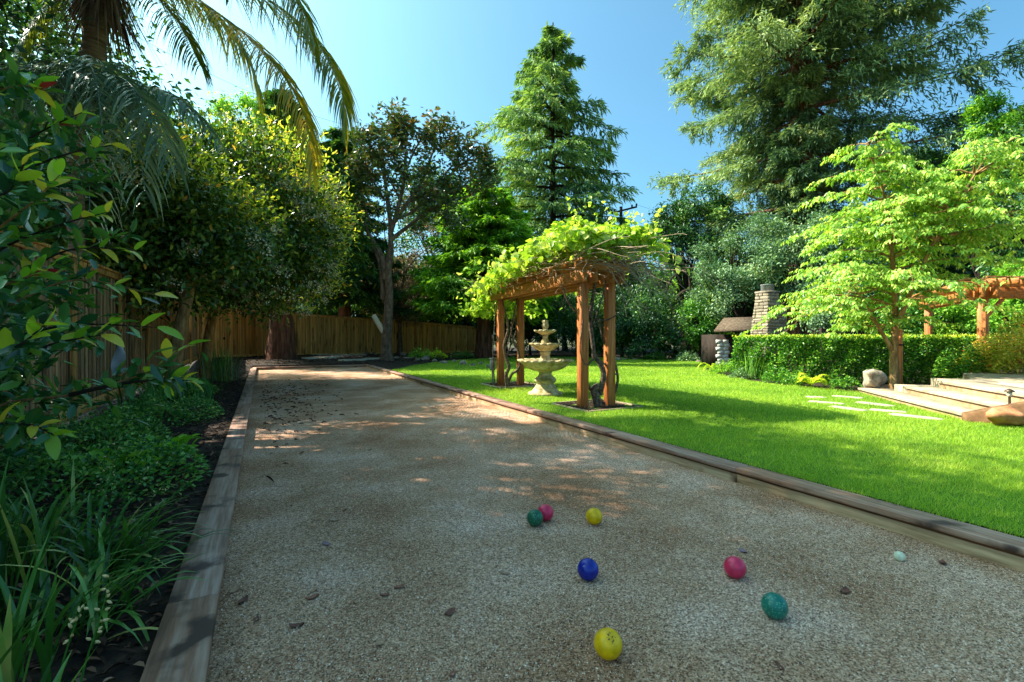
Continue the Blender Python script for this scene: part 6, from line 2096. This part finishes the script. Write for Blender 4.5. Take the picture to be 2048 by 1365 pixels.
# ground cover in the side bed
def mound(name, c, rx, ry, h, n, size, mat, label, asp=0.6, cat_='ground cover', kind=0, stuff=True):
    z = float(bedz(np.array(c[0]), np.array(c[1])))
    t = thing(name, (c[0], c[1], z), label, cat_)
    a_ = rng.random(n) * 2 * PI
    r_ = np.sqrt(rng.random(n))
    hh = h * np.sqrt(np.clip(1 - r_ ** 2, 0, 1)) * rng.uniform(0.55, 1.1, n) * (0.8 + 0.3 * np.sin(a_ * 3 + c[0] * 5))
    P = np.stack([c[0] + rx * r_ * np.cos(a_), c[1] + ry * r_ * np.sin(a_), z + 0.02 + hh], -1)
    D = np.stack([np.cos(a_) * r_, np.sin(a_) * r_, np.full(n, 0.2)], -1) + rdir(n) * 0.7
    leaf_part('foliage', P, D, rdir(n) * 0.6 + np.array([0, 0, 1]), size * rng.uniform(0.7, 1.3, n), size * asp * rng.uniform(0.8, 1.2, n), M[mat], t, kind=kind)
    st = []
    for i in rng.choice(n, min(n, 40), replace=False):
        b_ = np.array([c[0] + (P[i, 0] - c[0]) * 0.3, c[1] + (P[i, 1] - c[1]) * 0.3, z - 0.01])
        st.append(tube(np.array([b_, (b_ + P[i]) / 2 + rng.normal(0, 0.01, 3), P[i]]), [0.004, 0.003, 0.002], 4))
    part('stems', cat(st), M['reed'], t, kind='stuff')
    return t


mound('ground_cover', (-1.25, 4.7), 0.85, 0.9, 0.34, 3400, 0.045, 'cover', 'bushy small-leaved green ground cover along the side fence')
mound('ground_cover', (-1.55, 6.4), 0.65, 0.9, 0.36, 3000, 0.045, 'cover', 'dark small-leaved ground cover behind the lime broad-leaved plant')
mound('ground_cover', (-1.2, 8.1), 0.7, 1.0, 0.30, 2600, 0.045, 'cover', 'low ground cover around the leaning trunk foot')
mound('ground_cover', (-1.75, 3.6), 0.5, 0.7, 0.32, 1800, 0.05, 'cover', 'dense ground cover under the glossy shrub')
mound('ground_cover', (-1.4, 11.5), 0.6, 1.2, 0.3, 1800, 0.05, 'cover', 'dark ground cover between the two leaning trunks')


def broad_plant(c, nl, L, W, h, label, mat='limeleaf'):
    z = float(bedz(np.array(c[0]), np.array(c[1])))
    t = thing('broadleaf_plant', (c[0], c[1], z), label, 'plant')
    rl_ = np.array([c[0], c[1], z])
    mes = []
    for i in range(3):
        me = big_leaf(L, W, 200 + i, 0.2 + 0.35 * i, 0.3)
        me.materials.append(M[mat]); mes.append(me)
    for i in range(nl):
        az = rng.random() * 2 * PI; r_ = rng.uniform(0.03, 0.22)
        p = rl_ + np.array([r_ * math.cos(az), r_ * math.sin(az), rng.uniform(0.05, h)])
        d = np.array([math.cos(az), math.sin(az), rng.uniform(-0.1, 1.2)])
        o = link('leaf', mes[i % 3], None, t, p - rl_)
        y = unit(d); x = unit(np.cross(y, unit(np.array([0, 0, 1.0]) + rng.normal(0, 0.4, 3)))); zz_ = np.cross(x, y)
        o.rotation_euler = Matrix(((x[0], y[0], zz_[0]), (x[1], y[1], zz_[1]), (x[2], y[2], zz_[2]))).to_euler()
        s_ = rng.uniform(0.7, 1.2); o.scale = (s_, s_, s_)
    st = [tube(np.array([rl_, rl_ + np.array([rng.normal(0, 0.08), rng.normal(0, 0.08), h * 0.7])]), 0.005, 5) for _ in range(8)]
    part('stems', cat(st), M['reed'], t)


broad_plant((-0.78, 5.35), 46, 0.14, 0.085, 0.22, 'lime green broad-leaved plant leaning over the timber edging')
broad_plant((-1.05, 4.95), 40, 0.13, 0.08, 0.2, 'lime green broad-leaved plant amid the ground cover')

# ------------------------------------------------------------------ back border: stones and low plants, flagstones
i = 0
for (px, py, s_) in [(792, 722, 0.5), (806, 716, 0.55), (818, 722, 0.6), (834, 725, 0.45), (852, 722, 0.5), (870, 724, 0.42), (890, 726, 0.5), (908, 724, 0.4), (926, 728, 0.5), (944, 730, 0.5), (962, 727, 0.45), (978, 733, 0.4), (750, 712, 0.45), (736, 708, 0.4),
                     (1232, 719, 0.5), (1250, 718, 0.45), (1268, 718, 0.5), (1286, 716, 0.5), (1302, 717, 0.4), (1318, 716, 0.5), (1345, 717, 0.4), (1362, 716, 0.5), (1384, 720, 0.45), (1398, 722, 0.4), (1216, 719, 0.4), (1075, 722, 0.4), (1160, 718, 0.5)]:
    p = gp(px, py, 0.16)
    d = depth(p)
    if d > 26: p = at(px, py, 26.0)
    z = float(bedz(np.array(p[0]), np.array(p[1])))
    rock('border_rock', (p[0], p[1], z - 0.03), (s_ * random.uniform(0.7, 1.3), s_ * random.uniform(0.5, 0.8), s_ * random.uniform(0.35, 0.65)), 'grey-tan fieldstone edging the back of the lawn' if px > 990 else 'grey-tan fieldstone in the border before the back fence', M['rock'], 300 + i, 'border rocks along the lawn back' if px > 990 else 'border rocks before the back fence', rz=random.uniform(0, 6))
    i += 1
for j, (px, py, ax, ay) in enumerate([(610, 716, 1.1, 0.7), (645, 714, 0.9, 0.7), (680, 717, 1.2, 0.8), (715, 716, 1.0, 0.7), (660, 721, 1.2, 0.7), (625, 722, 1.0, 0.6), (705, 723, 1.2, 0.7), (745, 721, 1.0, 0.6)]):
    p = gp(px, py, 0.2)
    if depth(p) > 24.5: p = at(px, py, 24.0)
    z = float(gh(p[0], p[1]))
    stone_slab('flagstone', p[:2], ax, ay, random.uniform(0, 1), z - 0.05, z + 0.05, M['slab'], 'flat pale flagstone on the path beyond the court end', 'flagstone', 'flagstones behind the court', seed=60 + j)

for (px, d, h_, n_, sz_, mt, lab) in [
    (840, 22.5, 0.5, 500, 0.10, 'bright', 'small bright green plant among border rocks by the magnolia'),
    (870, 23.0, 0.4, 400, 0.10, 'fern', 'low yellow-green plant among the border rocks'),
    (925, 24.0, 0.35, 400, 0.10, 'cover', 'low dark green plant in the rocky border'),
    (1310, 24.0, 0.4, 700, 0.10, 'cover', 'low green cover under the dark shrubs behind lawn'),
    (1375, 23.0, 0.45, 700, 0.10, 'greygreen', 'soft grey-green mound beside the border rocks')]:
    p = gb(px, d)
    mound('border_plant', (p[0], p[1]), 0.6, 0.5, h_, n_, sz_, mt, lab, cat_='plant')

# low planting along the foot of the hedge
for (px, py, rx, h_, n_, sz_, mt, lab) in [
    (1455, 748, 0.6, 0.4, 1500, 0.06, 'bright', 'yellow-green bushy plant at the rounded hedge end'),
    (1490, 755, 0.5, 0.3, 1400, 0.05, 'greygreen', 'small grey-green mound at the hedge foot'),
    (1560, 766, 0.5, 0.34, 1500, 0.05, 'hedge', 'leafy green mound with tiny blooms at hedge foot'),
    (1590, 770, 0.36, 0.26, 900, 0.05, 'hedge', 'low leafy mound left of the golden fern'),
    (1690, 775, 0.4, 0.22, 900, 0.055, 'hedge', 'dark low planting between fern and boulder')]:
    p = gp(px, py, 0.1)
    mound('border_plant', (p[0], p[1]), rx, rx * 0.7, h_, n_, sz_, mt, lab, cat_='plant')
p = gp(1508, 757, 0.1)
strap_clump('reed_clump', (p[0] + 0.1, p[1] + 0.1), 60, 0.95, 0.016, 0.12, 0.25, 'upright thin reedy clump in front of the hedge', 'reed', 0.12)
# ferns
def fern(c, nf, L, label):
    z = float(bedz(np.array(c[0]), np.array(c[1])))
    t = thing('sword_fern', (c[0], c[1], z), label, 'fern')
    for i in range(nf):
        az = i * 2.4 + rng.normal(0, 0.2)
        frond((c[0], c[1], z + 0.02), (math.cos(az), math.sin(az), 0), L * rng.uniform(0.5, 0.9), rng.uniform(0.9, 1.7), rng.uniform(0.5, 0.8), M['fern'], 22, 0.085, 0.028, t, hang=0.15, r0=0.006, bright=0.55)


p = gp(1622, 772, 0.1); fern(p[:2], 16, 0.62, 'golden yellow fern at the hedge foot')
p = gp(1428, 742, 0.1); fern(p[:2], 14, 0.7, 'lime fern fanning out past the hedge end')

# plants around the patio
for (px, py, z_, rx, h_, n_, sz_, mt, lab) in [
    (1985, 742, 0.45, 0.9, 0.75, 3200, 0.07, 'nandina', 'yellow-green bush at the foot of the pergola post'),
    (2050, 748, 0.45, 0.8, 1.25, 3600, 0.07, 'nandina', 'tall golden bush with reddish tips at the patio edge'),
    (1930, 738, 0.3, 0.7, 0.7, 2600, 0.07, 'hedge', 'green bush between the hedge and pergola post')]:
    d = (H - z_) * F / (py - HZ)
    p = at(px, py, min(d, 10.9))
    t = mound('patio_bush', (p[0], p[1]), rx, rx * 0.7, h_, n_, sz_, mt, lab, cat_='bush')
    for o in [t]:
        o.location.z = z_ - 0.03
# a few red blooms in the golden bush
p = at(2035, 722, 10.4)
fl = thing('red_flower', tuple(p), 'single dark red bloom in the golden bush', 'flower')
m_ = 26
leaf_part('petals', p + rng.normal(0, 0.03, (m_, 3)), rdir(m_), rdir(m_), 0.05, 0.04, M['shrub_red'], fl)

# ------------------------------------------------------------------ utility pole and wires
UD = 46.0
ub = gb(1242, UD)
up = thing('utility_pole', (ub[0], ub[1], 0), 'distant dark wooden utility pole with tilted crossarm', 'utility pole')
tp = at(1242, 414, UD)
part('pole', tube(np.array([[ub[0], ub[1], -0.2], [ub[0], ub[1], tp[2] * 0.5], [ub[0], ub[1], tp[2]]]), [0.2, 0.17, 0.14], 10), M['pole'], up, smooth=True)
A_, B_ = at(1218, 428, UD), at(1274, 414, UD)
part('crossarm', beam(A_, B_, 0.12, 0.16, 0.01), M['pole'], up)
mid = (A_ + B_) / 2
for e_ in (A_ * 0.75 + mid * 0.25 * 1, B_ * 0.75 + mid * 0.25):
    part('brace', beam(e_ * 0.6 + mid * 0.4, np.array([ub[0], ub[1], mid[2] - 0.7]), 0.03, 0.04, 0), M['pole'], up)
for f_ in (0.02, 0.2, 0.82, 0.98):
    c_ = A_ * (1 - f_) + B_ * f_
    part('insulator', lathe([(0.05, c_[2] + 0.08, 0), (0.10, c_[2] + 0.12, 0), (0.07, c_[2] + 0.2, 0), (0.10, c_[2] + 0.26, 0), (0.03, c_[2] + 0.34, 0)], ns=12, c=c_[:2]), M['wire'], up, smooth=True)
wires = [(at(1274, 410, UD), at(1560, 470, 60)), (at(1222, 424, UD), at(1500, 500, 62)), (at(1218, 424, UD), at(690, 250, 40)), (at(690, 250, 40), at(250, 60, 30))]
for i, (a_, b_) in enumerate(wires):
    t_ = np.linspace(0, 1, 20)[:, None]
    P = a_ * (1 - t_) + b_ * t_ + np.array([0, 0, -1.0]) * (4 * t_ * (1 - t_)) * 0.6
    w_ = part('power_line', tube(P, 0.012, 4), M['wire'])
    tag(w_, ['thin power line running from the pole towards the redwood', 'lower thin power line leaving the pole behind oak', 'thin power line crossing the sky behind the cedar', 'thin power line crossing the sky behind palm fronds'][i], 'power line')
